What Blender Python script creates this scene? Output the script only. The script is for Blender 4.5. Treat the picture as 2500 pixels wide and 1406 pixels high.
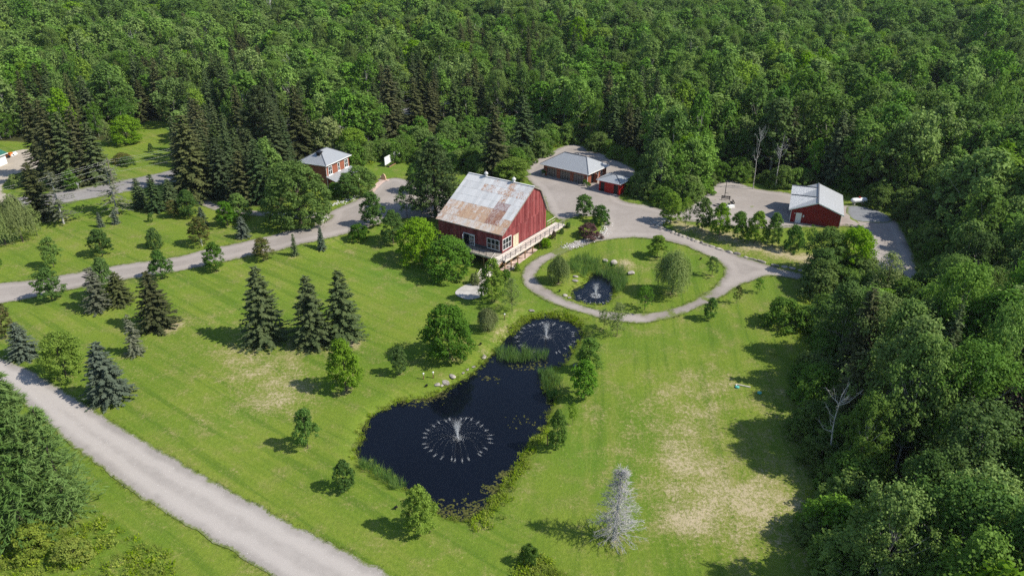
import bpy, math, random
import numpy as np
from mathutils import Vector, Matrix
from mathutils.geometry import delaunay_2d_cdt

for o in list(bpy.data.objects): bpy.data.objects.remove(o)
SC = bpy.context.scene
COL = SC.collection
R = math.radians

# ------------------------------------------------------------------ camera, sky, sun, exposure
CAM_H, FPX, PITCH, CX, CY = 52.0, 1766.0, R(26.48), 1250.0, 703.0
cam = bpy.data.cameras.new('camera'); camo = bpy.data.objects.new('camera', cam); COL.objects.link(camo)
camo.location = (0, 0, CAM_H); camo.rotation_euler = (R(90) - PITCH, 0, 0)
cam.sensor_width = 36; cam.lens = 36 * FPX / 2500; cam.clip_start = 0.5; cam.clip_end = 6000
SC.camera = camo
SUN_AZ, SUN_EL = R(-14), R(46)          # direction towards the sun, measured from +x
W = bpy.data.worlds.new('World'); SC.world = W; W.use_nodes = True
wn = W.node_tree.nodes; wl = W.node_tree.links
sky = wn.new('ShaderNodeTexSky'); sky.sky_type = 'NISHITA'; sky.sun_disc = False
sky.sun_elevation = SUN_EL; sky.sun_rotation = R(90) - SUN_AZ
sky.air_density = 1.0; sky.dust_density = 0.6; sky.ozone_density = 1.5
wl.new(sky.outputs[0], wn['Background'].inputs[0]); wn['Background'].inputs[1].default_value = 0.125
sun = bpy.data.lights.new('sun', 'SUN'); suno = bpy.data.objects.new('sun', sun); COL.objects.link(suno)
sun.energy = 4.8; sun.angle = R(0.55); sun.color = (1.0, 0.94, 0.83)
sd_ = Vector((math.cos(SUN_EL) * math.cos(SUN_AZ), math.cos(SUN_EL) * math.sin(SUN_AZ), math.sin(SUN_EL)))
suno.rotation_euler = sd_.to_track_quat('Z', 'Y').to_euler(); suno.location = (60, -20, 90)
vs = SC.view_settings
vs.view_transform = 'Standard'; vs.look = 'None'; vs.gamma = 1; vs.use_curve_mapping = False; vs.exposure = 0.34
SC.cycles.max_bounces = 6; SC.cycles.diffuse_bounces = 3; SC.cycles.glossy_bounces = 3
SC.cycles.transmission_bounces = 4; SC.cycles.transparent_max_bounces = 6
SC.cycles.use_denoising = False

# ------------------------------------------------------------------ node helpers / materials
class NT:
    def __init__(s, name):
        s.m = bpy.data.materials.new(name); s.m.use_nodes = True
        s.n = s.m.node_tree.nodes; s.l = s.m.node_tree.links
        s.b = s.n['Principled BSDF']; s.out = s.n['Material Output']
    def node(s, typ, **kw):
        nd = s.n.new('ShaderNode' + typ)
        for k, v in kw.items(): setattr(nd, k, v)
        return nd
    def put(s, nd, i, v):
        if v is None: return
        if hasattr(v, 'node'): s.l.new(v, nd.inputs[i])
        else: nd.inputs[i].default_value = v
    def noise(s, vec=None, scale=5, detail=3, rough=.55, dist=0):
        nd = s.node('TexNoise'); s.put(nd, 'Vector', vec); s.put(nd, 'Scale', scale); s.put(nd, 'Detail', detail)
        s.put(nd, 'Roughness', rough); s.put(nd, 'Distortion', dist); return nd.outputs['Fac']
    def ramp(s, fac, a, b, lo=0.0, hi=1.0):
        nd = s.node('MapRange'); nd.interpolation_type = 'SMOOTHSTEP'
        s.put(nd, 0, fac); s.put(nd, 1, a); s.put(nd, 2, b); s.put(nd, 3, lo); s.put(nd, 4, hi); return nd.outputs[0]
    def mix(s, fac, a, b, blend='MIX'):
        nd = s.node('MixRGB', blend_type=blend); s.put(nd, 0, fac)
        for i, c in ((1, a), (2, b)): s.put(nd, i, (*c, 1) if isinstance(c, tuple) and len(c) == 3 else c)
        return nd.outputs[0]
    def math(s, op, a, b=None, c=None, clamp=False):
        nd = s.node('Math', operation=op, use_clamp=clamp); s.put(nd, 0, a); s.put(nd, 1, b); s.put(nd, 2, c); return nd.outputs[0]
    def attr(s, name):
        return s.node('Attribute', attribute_name=name).outputs['Fac']
    def coord(s, which='Object'):
        return s.node('TexCoord').outputs[which]
    def pos(s):
        return s.node('NewGeometry').outputs['Position']
    def mapping(s, vec, rot=(0, 0, 0), scale=(1, 1, 1)):
        nd = s.node('Mapping'); s.put(nd, 0, vec); s.put(nd, 'Rotation', rot); s.put(nd, 'Scale', scale); return nd.outputs[0]
    def rnd(s):
        return s.node('ObjectInfo').outputs['Random']
    def bump(s, h, strength=.3, dist=.05):
        nd = s.node('Bump'); s.put(nd, 'Strength', strength); s.put(nd, 'Distance', dist); s.put(nd, 'Height', h)
        s.l.new(nd.outputs[0], s.b.inputs['Normal']); return nd
    def col(s, c, rough=.7, metal=0, spec=.3):
        s.put(s.b, 'Base Color', (*c, 1) if isinstance(c, tuple) and len(c) == 3 else c)
        s.put(s.b, 'Roughness', rough); s.put(s.b, 'Metallic', metal); s.put(s.b, 'Specular IOR Level', spec); return s.m

def m_plain(name, c, rough=.7, metal=0, var=.12, scale=3.0, spec=.3):
    t = NT(name); n = t.noise(t.pos(), scale, 4)
    c2 = tuple(max(0, x * (1 - var * 2.2)) for x in c); c1 = tuple(x * (1 + var) for x in c)
    return t.col(t.mix(t.ramp(n, .3, .7), c2, c1), rough, metal, spec)

def m_leaf(name, ca, cb, trans=.32, var=.25, rough=.5):
    """two leaf colours picked per clump and per tree, thin translucent blades"""
    t = NT(name)
    tint = t.attr('tint'); r = t.rnd()
    f = t.math('ADD', t.math('MULTIPLY', tint, .75), t.math('MULTIPLY', r, .25), clamp=True)
    c = t.mix(f, ca, cb)
    hs = t.node('HueSaturation'); t.put(hs, 'Color', c)
    r2 = t.math('FRACT', t.math('MULTIPLY', r, 17.31))
    t.put(hs, 'Hue', t.math('MULTIPLY_ADD', r2, .024, .483))
    t.put(hs, 'Value', t.math('MULTIPLY_ADD', r, var * 2, 1 - var)); t.put(hs, 'Saturation', t.math('MULTIPLY_ADD', r2, .20, .89))
    t.col(hs.outputs[0], max(rough, .6), 0, .08)
    tr = t.node('BsdfTranslucent'); t.l.new(t.mix(.3, hs.outputs[0], (.20, .36, .04)), tr.inputs[0])
    mx = t.node('MixShader'); mx.inputs[0].default_value = trans
    t.l.new(t.b.outputs[0], mx.inputs[1]); t.l.new(tr.outputs[0], mx.inputs[2]); t.l.new(mx.outputs[0], t.out.inputs[0])
    return t.m

M = {}
M['leaf'] = m_leaf('leaf_green', (0.071, 0.148, 0.023), (0.152, 0.292, 0.042), 0.38, 0.17)
M['leaf_lime'] = m_leaf('leaf_lime', (0.112, 0.215, 0.019), (0.234, 0.390, 0.033), 0.42, 0.08)
M['leaf_dark'] = m_leaf('leaf_dark', (0.054, 0.119, 0.026), (0.113, 0.217, 0.043), 0.38, 0.17)
M['leaf_pale'] = m_leaf('leaf_pale', (0.150, 0.201, 0.068), (0.272, 0.334, 0.114), 0.34, 0.12)
M['leaf_willow'] = m_leaf('leaf_willow', (.195, .300, .075), (.350, .470, .130), .48, .06)
M['leaf_forest'] = m_leaf('leaf_forest', (0.096, 0.189, 0.037), (0.196, 0.343, 0.062), 0.38, 0.20)
M['leaf_forest_dark'] = m_leaf('leaf_forest_dark', (0.070, 0.144, 0.031), (0.147, 0.264, 0.052), 0.36, 0.20)
M['leaf_aspen'] = m_leaf('leaf_aspen', (0.126, 0.217, 0.051), (0.248, 0.383, 0.090), 0.38, 0.16)
M['leaf_wood'] = m_leaf('leaf_wood', (0.086, 0.160, 0.031), (0.182, 0.300, 0.056), 0.40, 0.18)
M['leaf_sumac'] = m_leaf('leaf_sumac', (0.099, 0.194, 0.038), (0.176, 0.315, 0.056), 0.36, 0.10)
M['leaf_red'] = m_leaf('leaf_reddish', (.060, .130, .026), (.205, .150, .055), .34)
M['leaf_purple'] = m_leaf('leaf_purple', (.042, .026, .028), (.115, .058, .056), .24)
M['leaf_brown'] = m_leaf('leaf_brown', (.075, .055, .040), (.140, .100, .068), .24)
M['needle'] = m_leaf('needle_spruce', (.044, .082, .030), (.115, .155, .054), .16, .18, .6)
M['needle_dk'] = m_leaf('needle_dark', (0.044, 0.087, 0.036), (0.110, 0.154, 0.058), .16, .18, .6)
M['needle_brown'] = m_leaf('needle_olive', (.048, .068, .026), (.125, .134, .052), .16, .18, .6)
M['needle_blue'] = m_leaf('needle_blue', (.058, .086, .054), (.130, .165, .118), .14, .1, .6)
M['needle_grey'] = m_leaf('needle_grey', (.075, .095, .055), (.200, .205, .145), .14, .15, .6)
M['needle_larch'] = m_leaf('needle_larch', (.066, .138, .036), (.180, .280, .078), .24, .1, .6)
M['reed'] = m_leaf('reed', (.085, .185, .045), (.190, .310, .080), .38, .15)
M['sedge'] = m_leaf('sedge', (.140, .215, .030), (.290, .320, .065), .36, .2)
M['weed'] = m_leaf('weed', (.150, .275, .025), (.360, .430, .040), .38, .25)
M['grassblade'] = m_leaf('grass_blade', (.075, .140, .022), (.180, .225, .045), .36, .25)
M['lily'] = m_leaf('lily_pad', (.045, .060, .016), (.105, .105, .032), .1, .25)
M['bark'] = m_plain('bark', (.10, .080, .062), .9, 0, .25, 6)
M['bark_pale'] = m_plain('bark_pale', (.42, .40, .36), .85, 0, .28, 3)
M['bark_dead'] = m_plain('bark_dead', (.44, .43, .415), .85, 0, .16, 6)
M['white'] = m_plain('white_paint', (.78, .78, .76), .5, 0, .04)
M['cream'] = m_plain('cream_paint', (.62, .55, .40), .6, 0, .06)
M['black'] = m_plain('black_metal', (.016, .016, .018), .45, .2, .1)
M['greytrim'] = m_plain('grey_trim', (.075, .085, .10), .7, 0, .12)
M['deckwood'] = m_plain('deck_wood', (.66, .59, .52), .8, 0, .10, 1.6)
M['deckgrey'] = m_plain('weathered_wood', (.30, .27, .235), .85, 0, .14, 1.6)
M['postwood'] = m_plain('post_wood', (.27, .165, .085), .8, 0, .16, 2.0)
M['concrete'] = m_plain('concrete', (.43, .41, .385), .9, 0, .10, .8)
M['redwall'] = m_plain('red_siding', (.25, .012, .018), .55, 0, .10, 2)
M['redbright'] = m_plain('bright_red_paint', (.36, .016, .012), .5, 0, .08, 2)
M['greyblock'] = m_plain('grey_block', (.09, .10, .12), .85, 0, .12, 2)
M['tank'] = m_plain('white_tank_paint', (.80, .81, .80), .35, 0, .03)
M['cyan'] = m_plain('turquoise_plastic', (.10, .42, .36), .5, 0, .05)
M['orange'] = m_plain('orange_paint', (.62, .20, .03), .5, 0, .1)
M['tan'] = m_plain('tan_stone', (.58, .40, .25), .85, 0, .12, 2)
M['pink'] = m_plain('pink_paver', (.56, .42, .36), .9, 0, .1, 1.5)
M['wire'] = m_plain('aluminium_wire', (.50, .50, .50), .4, .4, .05)
M['pole'] = m_plain('pole_wood', (.20, .17, .14), .9, 0, .15, 3)
M['greenroof'] = m_plain('green_metal_roof', (.045, .17, .12), .45, .2, .08, 2)
M['flower'] = m_plain('yellow_flower', (.55, .50, .05), .6, 0, .2, 8)
M['stone'] = m_plain('boulder_stone', (.36, .325, .285), .9, 0, .26, 1.2)
M['stone_white'] = m_plain('white_stone', (.60, .59, .57), .9, 0, .2, 1.5)
M['terracotta'] = m_plain('planter_stone', (.40, .37, .33), .9, 0, .1, 3)

def m_glass():
    t = NT('window_glass'); return t.col((.012, .016, .022), .06, 0, .6)
M['glass'] = m_glass()
def m_frost():
    t = NT('garage_door_glass'); n = t.noise(t.pos(), .35, 3)
    return t.col(t.mix(n, (.12, .108, .098), (.23, .20, .18)), .25, 0, .5)
M['frost'] = m_frost()

def m_board():
    t = NT('red_board'); r = t.rnd(); p = t.coord('Object')
    c = t.mix(r, (.140, .022, .025), (.310, .075, .075))
    streak = t.noise(t.mapping(p, scale=(7, 7, .45)), 2.2, 5, .65)
    c = t.mix(t.ramp(streak, .50, .72, 0, .5), c, (.48, .26, .23))
    c = t.mix(t.ramp(t.noise(p, .8, 4), .55, .8, 0, .5), c, (.085, .012, .014))
    t.bump(streak, .25, .02)
    return t.col(c, .85, 0, .15)
M['board'] = m_board()

def m_sheet():
    """old galvanised sheet: obj.color = (rust, red paint, age)"""
    t = NT('galvanised_sheet'); oi = t.node('ObjectInfo'); sep = t.node('SeparateColor'); t.l.new(oi.outputs['Color'], sep.inputs[0])
    p = t.coord('Object')
    big = t.noise(p, .9, 5, .65); fine = t.noise(t.mapping(p, scale=(1.2, 5, 1.2)), 1.6, 6, .72)
    base = t.mix(oi.outputs['Random'], (.50, .505, .51), (.64, .64, .64))
    base = t.mix(t.ramp(fine, .35, .75, 0, .35), base, (.40, .40, .40))
    k = t.math('ADD', t.math('MULTIPLY', sep.outputs[0], .9), t.math('MULTIPLY_ADD', fine, 2.3, -1.15))
    k = t.math('ADD', k, t.math('MULTIPLY_ADD', big, .9, -.45))
    rust = t.mix(t.ramp(fine, .38, .68), (.46, .31, .19), (.31, .115, .048))
    c = t.mix(t.ramp(k, .26, .62, 0, .92), base, rust)
    tan = t.math('MULTIPLY', sep.outputs[2], t.ramp(big, .3, .7, .35, .9))
    c = t.mix(t.math('MULTIPLY', tan, .8), c, (.55, .42, .30))
    rp = t.math('ADD', sep.outputs[1], t.math('MULTIPLY_ADD', fine, .6, -.36))
    c = t.mix(t.ramp(rp, .36, .66, 0, .9), c, (.190, .062, .050))
    wv = t.node('TexWave', wave_type='BANDS', bands_direction='Y'); t.l.new(p, wv.inputs[0]); wv.inputs['Scale'].default_value = 4.0
    t.bump(wv.outputs[1], .22, .02)
    return t.col(c, .6, .05, .3)
M['sheet'] = m_sheet()

def m_seam(name, c, axis='X', sc=2.6):
    t = NT(name); p = t.coord('Object'); n = t.noise(p, .6, 4)
    wv = t.node('TexWave', wave_type='BANDS', bands_direction=axis, wave_profile='SAW'); t.l.new(p, wv.inputs[0]); wv.inputs['Scale'].default_value = sc
    rib = t.ramp(wv.outputs[1], .86, .96)
    t.bump(rib, .5, .03)
    return t.col(t.mix(t.math('ADD', t.math('MULTIPLY', rib, .18), t.math('MULTIPLY', n, .35)), c, tuple(x * .72 for x in c)), .42, .25, .45)
M['seamX'] = m_seam('steel_roof_across', (.37, .385, .40), 'X')
M['seamY'] = m_seam('steel_roof_along', (.37, .385, .40), 'Y')
M['whiteroofX'] = m_seam('pale_steel_roof', (.46, .475, .49), 'X', 1.6)
M['whiteroofY'] = m_seam('pale_steel_roof_cross', (.46, .475, .49), 'Y', 1.6)

def m_brick():
    t = NT('brick'); p = t.coord('Object')
    sx = t.node('SeparateXYZ'); t.l.new(p, sx.inputs[0]); cb = t.node('CombineXYZ'); t.l.new(t.math('ADD', sx.outputs[0], sx.outputs[1]), cb.inputs[0]); t.l.new(sx.outputs[2], cb.inputs[1])
    br = t.node('TexBrick'); t.l.new(cb.outputs[0], br.inputs[0])
    br.inputs['Scale'].default_value = 4.5; br.inputs['Color1'].default_value = (.38, .115, .062, 1); br.inputs['Color2'].default_value = (.23, .078, .045, 1)
    br.inputs['Mortar'].default_value = (.28, .17, .13, 1); br.inputs['Mortar Size'].default_value = .012
    n = t.noise(p, 1.1, 4)
    return t.col(t.mix(t.ramp(n, .3, .75, 0, .45), br.outputs[0], (.20, .075, .045)), .9, 0, .15)
M['brick'] = m_brick()

def m_ground():
    t = NT('lawn_and_soil'); p = t.pos()
    dry = t.attr('dry'); wood = t.attr('wood'); lush = t.attr('lush')
    n1 = t.noise(p, .055, 4, .6); n2 = t.noise(p, .35, 4, .6); n3 = t.noise(p, 2.6, 5, .72); n4 = t.noise(p, 9.0, 3, .75)
    c = t.mix(t.ramp(n1, .34, .66), (.116, .196, .020), (.180, .240, .030))
    c = t.mix(t.ramp(lush, 0, 1, 0, .6), c, (.092, .195, .022))
    c = t.mix(t.ramp(n2, .46, .74, 0, .6), c, (.205, .215, .060))
    # mowing lines: long streaks in two directions, each ruling its own part of the lawn
    sx = t.node('SeparateXYZ'); t.l.new(p, sx.inputs[0]); sel = t.ramp(t.math('MULTIPLY_ADD', t.noise(p, .05, 2), 14, t.math('SUBTRACT', sx.outputs[0], 7)), -3, 6)
    st = [t.noise(t.mapping(t.mapping(p, rot=(0, 0, r_)), scale=sc_), 1.0, 4, .62) for r_, sc_ in ((R(35), (.035, .80, .05)), (R(97), (.035, .55, .05)))]
    sk = t.node('Mix'); t.put(sk, 0, sel); t.put(sk, 2, st[0]); t.put(sk, 3, st[1]); sk = sk.outputs[0]
    c = t.mix(t.ramp(sk, .36, .50, .6, 0), c, (.070, .140, .014))
    c = t.mix(t.ramp(sk, .51, .67, 0, .40), c, (.225, .250, .050))
    c = t.mix(t.ramp(n3, .30, .70, .40, 0), c, (.060, .105, .014))
    c = t.mix(t.ramp(n4, .48, .75, 0, .28), c, (.25, .26, .06))
    # burnt, bare grass
    d = t.math('ADD', t.math('MULTIPLY', dry, .90), t.math('MULTIPLY_ADD', n3, 2.3, -1.15)); d = t.math('ADD', d, t.math('MULTIPLY_ADD', n2, 1.5, -.75)); d = t.math('ADD', d, t.math('MULTIPLY_ADD', n4, 2.0, -1.0))
    c = t.mix(t.ramp(d, .22, .55, 0, .55), c, (.27, .235, .095))
    c = t.mix(t.ramp(d, .50, 1.15, 0, .85), c, (.46, .38, .26))
    # forest floor
    fl = t.mix(t.ramp(n2, .35, .65), (.030, .036, .014), (.065, .075, .022))
    fl = t.mix(t.ramp(n3, .45, .7, 0, .6), fl, (.075, .055, .032))
    c = t.mix(t.ramp(t.math('ADD', wood, t.math('MULTIPLY_ADD', n2, .6, -.3)), .35, .7), c, fl)
    hb = t.math('ADD', t.math('MULTIPLY', n3, 1.0), t.math('MULTIPLY', n4, .5))
    t.bump(hb, .9, .12)
    return t.col(c, .95, 0, .08)
M['ground'] = m_ground()

def m_gravel(name, ca, cb, tracks=0):
    t = NT(name); p = t.pos()
    n1 = t.noise(p, .12, 4, .6); n2 = t.noise(p, .9, 5, .7); n3 = t.noise(p, 14, 3, .8); n4 = t.noise(p, 4.5, 4, .8)
    c = t.mix(t.ramp(n1, .3, .7), ca, cb)
    c = t.mix(t.ramp(n2, .42, .72, 0, .35), c, tuple(x * .72 for x in ca))
    e = t.math('ADD', t.attr('edge'), t.math('MULTIPLY_ADD', n1, .30, -.15))
    trk = t.math('MULTIPLY', t.ramp(e, .22, .48), t.ramp(e, .62, .86, 1, .25))
    c = t.mix(t.math('MULTIPLY', trk, tracks), c, tuple(min(.8, x * 1.16) for x in cb))
    c = t.mix(t.math('MULTIPLY', t.ramp(e, .05, .34, 1, 0), .35 if tracks else .15), c, tuple(x * .70 for x in ca))
    c = t.mix(t.ramp(n3, .45, .75, 0, .35), c, tuple(x * .55 for x in ca))
    c = t.mix(t.ramp(n4, .58, .8, 0, .4), c, tuple(min(.8, x * 1.3) for x in cb))
    # grass creeping in at the margins
    g = t.math('ADD', t.attr('rim'), t.math('MULTIPLY_ADD', n4, 1.5, -.75)); g = t.math('ADD', g, t.math('MULTIPLY_ADD', n2, .9, -.45))
    c = t.mix(t.ramp(g, .55, .95, 0, .9), c, (.125, .165, .03))
    t.bump(n3, .5, .04)
    return t.col(c, .95, 0, .1)
M['gravel'] = m_gravel('gravel', (.265, .235, .212), (.34, .305, .278), .5)
M['gravel_pale'] = m_gravel('gravel_pale', (.31, .283, .262), (.37, .34, .315), .8)
M['asphalt'] = m_gravel('worn_asphalt', (.25, .235, .23), (.30, .285, .275))
M['asphalt_dk'] = m_gravel('blue_grey_asphalt', (.19, .20, .215), (.235, .245, .26))
M['dirt'] = m_gravel('dirt_yard', (.36, .31, .25), (.45, .40, .33))

def m_water():
    t = NT('pond_water'); p = t.pos()
    n = t.noise(p, 3.5, 4, .6, .4); n2 = t.noise(p, 11, 2, .6)
    t.bump(t.math('ADD', n, t.math('MULTIPLY', n2, .4)), .045, .05)
    t.put(t.b, 'IOR', 1.33)
    return t.col(t.mix(t.noise(p, .12, 3), (.0022, .0032, .0062), (.0034, .0052, .0110)), .07, 0, .5)
M['water'] = m_water()
def m_spray():
    t = NT('white_spray'); t.col((.82, .86, .90), .5, 0, .3)
    tr = t.node('BsdfTransparent'); mx = t.node('MixShader'); mx.inputs[0].default_value = .30
    t.l.new(t.b.outputs[0], mx.inputs[1]); t.l.new(tr.outputs[0], mx.inputs[2]); t.l.new(mx.outputs[0], t.out.inputs[0]); return t.m
M['spray'] = m_spray()

# ------------------------------------------------------------------ object helpers
def tag(o, label=None, cat=None, group=None, kind=None):
    if label: o['label'] = label
    if cat: o['category'] = cat
    if group: o['group'] = group
    if kind: o['kind'] = kind
    return o
def link(name, me, mat=None, parent=None):
    o = bpy.data.objects.new(name, me); COL.objects.link(o)
    if mat is not None and me is not None:
        m = M[mat] if isinstance(mat, str) else mat
        if len(me.materials) == 0: me.materials.append(m)
    if parent is not None: o.parent = parent
    return o
def empty(name, loc, rz=0):
    o = bpy.data.objects.new(name, None); COL.objects.link(o); o.location = loc; o.rotation_euler = (0, 0, rz); o.empty_display_size = .3
    return o
def npmesh(name, V, Q=None, T=None, mats=(), midx=None, attrs=None, smooth=False):
    """fast mesh from numpy arrays: V (n,3), Q quads (m,4), T tris (k,3)"""
    me = bpy.data.meshes.new(name)
    Q = np.zeros((0, 4), np.int32) if Q is None else np.asarray(Q, np.int32)
    T = np.zeros((0, 3), np.int32) if T is None else np.asarray(T, np.int32)
    me.vertices.add(len(V)); me.vertices.foreach_set('co', np.asarray(V, np.float32).ravel())
    nl = Q.size + T.size; npoly = len(Q) + len(T)
    me.loops.add(nl); me.loops.foreach_set('vertex_index', np.concatenate([Q.ravel(), T.ravel()]).astype(np.int32))
    me.polygons.add(npoly)
    st = np.concatenate([np.arange(len(Q)) * 4, Q.size + np.arange(len(T)) * 3]).astype(np.int32)
    me.polygons.foreach_set('loop_start', st)
    if midx is not None: me.polygons.foreach_set('material_index', np.asarray(midx, np.int32))
    if smooth: me.polygons.foreach_set('use_smooth', np.ones(npoly, bool))
    for m in mats: me.materials.append(M[m] if isinstance(m, str) else m)
    for k, (dom, vals) in (attrs or {}).items():
        a = me.attributes.new(k, 'FLOAT', dom); a.data.foreach_set('value', np.asarray(vals, np.float32))
    me.update(); me.validate()
    return me
BOXF = [(0, 3, 2, 1), (4, 5, 6, 7), (0, 1, 5, 4), (1, 2, 6, 5), (2, 3, 7, 6), (3, 0, 4, 7)]
class Geo:
    """collects boxes, bars, prisms and tubes into ONE mesh"""
    def __init__(s): s.v = []; s.f = []
    def raw(s, v, f):
        k = len(s.v); s.v += [tuple(p) for p in v]; s.f += [tuple(i + k for i in q) for q in f]; return s
    def box(s, a, b):
        (x0, y0, z0), (x1, y1, z1) = a, b
        if x0 > x1: x0, x1 = x1, x0
        if y0 > y1: y0, y1 = y1, y0
        if z0 > z1: z0, z1 = z1, z0
        return s.raw([(x0, y0, z0), (x1, y0, z0), (x1, y1, z0), (x0, y1, z0), (x0, y0, z1), (x1, y0, z1), (x1, y1, z1), (x0, y1, z1)], BOXF)
    def bar(s, p, q, w, h=None):
        p, q = Vector(p), Vector(q); d = (q - p).normalized(); h = h or w
        up = Vector((0, 0, 1)) if abs(d.z) < .95 else Vector((1, 0, 0))
        sx = d.cross(up).normalized() * w / 2; sy = sx.cross(d).normalized() * h / 2
        return s.raw([p - sx - sy, p + sx - sy, p + sx + sy, p - sx + sy, q - sx - sy, q + sx - sy, q + sx + sy, q - sx + sy], BOXF)
    def slab(s, pts, th):
        """polygon (planar, counter-clockwise from above) with thickness th downwards"""
        n = len(pts); t = [(x, y, z - th) for x, y, z in pts]
        return s.raw(list(pts) + t, [tuple(range(n)), tuple(range(2 * n - 1, n - 1, -1))] + [(i, i + n, (i + 1) % n + n, (i + 1) % n) for i in range(n)])
    def cyl(s, p, q, r0, r1=None, n=10):
        p, q = Vector(p), Vector(q); r1 = r0 if r1 is None else r1; d = (q - p).normalized()
        up = Vector((0, 0, 1)) if abs(d.z) < .95 else Vector((1, 0, 0)); a = d.cross(up).normalized(); b = a.cross(d)
        v = [p + (a * math.cos(i * 2 * math.pi / n) + b * math.sin(i * 2 * math.pi / n)) * r0 for i in range(n)] + \
            [q + (a * math.cos(i * 2 * math.pi / n) + b * math.sin(i * 2 * math.pi / n)) * r1 for i in range(n)]
        return s.raw(v, [(i, i + n, (i + 1) % n + n, (i + 1) % n) for i in range(n)] + [tuple(range(n)), tuple(range(2 * n - 1, n - 1, -1))])
    def build(s, name, mat, parent=None):
        me = bpy.data.meshes.new(name); me.from_pydata(s.v, [], s.f); me.update()
        import bmesh
        bm = bmesh.new(); bm.from_mesh(me); bmesh.ops.recalc_face_normals(bm, faces=bm.faces); bm.to_mesh(me); bm.free()
        return link(name, me, mat, parent)
def box(name, mat, parent, a, b): return Geo().box(a, b).build(name, mat, parent)

# ------------------------------------------------------------------ photograph pixel -> place on the ground
_c, _s = math.cos(PITCH), math.sin(PITCH)
def unp(u, v, z=0.0):
    X = (u - CX) / FPX; Y = -(v - CY) / FPX
    d = (X, _c + Y * _s, -_s + Y * _c); t = (z - CAM_H) / d[2]
    return (d[0] * t, d[1] * t, z)
def depth(x, y, z): return y * _c - (z - CAM_H) * _s
def toppx(x, y, v):
    """height (absolute z) of the point above (x, y) that projects to row v"""
    Y = -(v - CY) / FPX
    return (Y * y * _c - y * _s) / (_c + Y * _s) + CAM_H
def proj(x, y, z):
    d = depth(x, y, z); return CX + FPX * x / d, CY - FPX * (y * _s + (z - CAM_H) * _c) / d

CTRL = [(1100,1050,0),(700,1000,0),(400,1150,.3),(800,1350,.3),(250,900,.3),(1400,1250,0),(1750,1100,0),(1700,850,.2),(1950,900,.2),
 (1000,800,0),(700,780,.1),(300,830,.4),(1150,700,.1),(1230,655,.3),(1170,650,.3),(2200,1200,0),(600,660,.8),(850,620,1.0),(1000,640,.7),(100,1300,.3),
 (0,710,.9),(200,685,1.1),(400,650,1.3),(600,605,1.7),(760,570,2.1),(900,535,2.3),(150,580,1.4),(450,540,1.8),(250,470,2.2),(700,500,2.3),(950,460,2.4),
 (1010,570,1.6),(1385,548,2.55),(1400,470,2.45),(1450,400,2.25),(1550,530,2.2),(1650,560,1.9),(1350,575,2.0),(1290,630,.8),
 (1300,690,.3),(1350,735,.2),(1450,775,.2),(1600,785,.3),(1750,735,.6),(1440,715,.25),(1400,650,.7),(1350,640,.9),(1500,600,1.5),(1600,650,.9),
 (1700,660,.9),(1780,660,1.1),(1900,668,1.2),(2000,690,1.2),(1700,530,2.4),(1800,560,2.3),(1930,545,2.2),(2000,500,2.3),(2150,560,2.2),
 (2230,680,1.8),(2040,660,1.6),(1760,600,1.5),(1900,645,1.35),(100,300,2.5),(1000,300,3),(1900,300,3),(2450,500,3),(2400,800,1.5),
 (1250,150,4),(300,150,4),(2200,150,4),(820,430,2.4),(1480,440,2.2)]
CP = np.array([unp(u, v, z) for u, v, z in CTRL])
def hbase(x, y):
    x = np.asarray(x, float); y = np.asarray(y, float)
    num = np.zeros_like(x); den = np.zeros_like(x)
    for px_, py_, pz_ in CP:
        w = 1.0 / ((x - px_) ** 2 + (y - py_) ** 2 + 18.0) ** 2
        num += w * pz_; den += w
    return num / den
def pgnd(u, v, f=hbase):
    z = 1.0
    for _ in range(8):
        p = unp(u, v, z); z = float(f(p[0], p[1]))
    return (p[0], p[1], z)
def poly(px, f=hbase): return np.array([pgnd(u, v, f)[:2] for u, v in px])
def sdist(x, y, P):
    """signed distance to polygon P, negative inside"""
    x = np.asarray(x, float); y = np.asarray(y, float)
    d = np.full(x.shape, 1e18); ins = np.zeros(x.shape, bool); n = len(P)
    for i in range(n):
        (ax, ay), (bx, by) = P[i], P[(i + 1) % n]
        ex, ey = bx - ax, by - ay; L = ex * ex + ey * ey + 1e-12
        t = np.clip(((x - ax) * ex + (y - ay) * ey) / L, 0, 1)
        d = np.minimum(d, (x - ax - t * ex) ** 2 + (y - ay - t * ey) ** 2)
        if abs(ey) > 1e-12:
            c = (ay > y) != (by > y)
            ins ^= c & (x < (bx - ax) * (y - ay) / ey + ax)
    d = np.sqrt(d); return np.where(ins, -d, d)
def smooth01(t): t = np.clip(t, 0, 1); return t * t * (3 - 2 * t)

# ponds -----------------------------------------------------------
WZ, WZ2 = -0.40, 0.02
POND_PX = [(864,1108),(876,1079),(884,1043),(904,1015),(936,999),(971,979),(1007,975),(1063,967),(1095,943),(1143,919),(1171,895),(1190,875),(1206,862),
 (1218,848),(1228,832),(1250,812),(1274,788),(1298,776),(1338,770),(1382,778),(1413,794),(1426,812),(1418,832),(1402,855),(1394,871),(1384,890),(1345,905),
 (1328,927),(1338,955),(1352,979),(1342,1011),(1336,1043),(1298,1079),(1282,1114),(1266,1142),(1242,1170),(1222,1206),(1198,1240),(1172,1262),(1130,1274),
 (1079,1266),(1052,1238),(1030,1214),(987,1194),(959,1170),(912,1142),(882,1128)]
POND = np.array([unp(u, v, WZ)[:2] for u, v in POND_PX])
POND2_PX = [(1392,712),(1410,702),(1432,690),(1440,670),(1470,660),(1500,668),(1510,690),(1498,712),(1490,738),(1468,746),(1430,742),(1402,732)]
POND2 = np.array([unp(u, v, WZ2)[:2] for u, v in POND2_PX])
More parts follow.
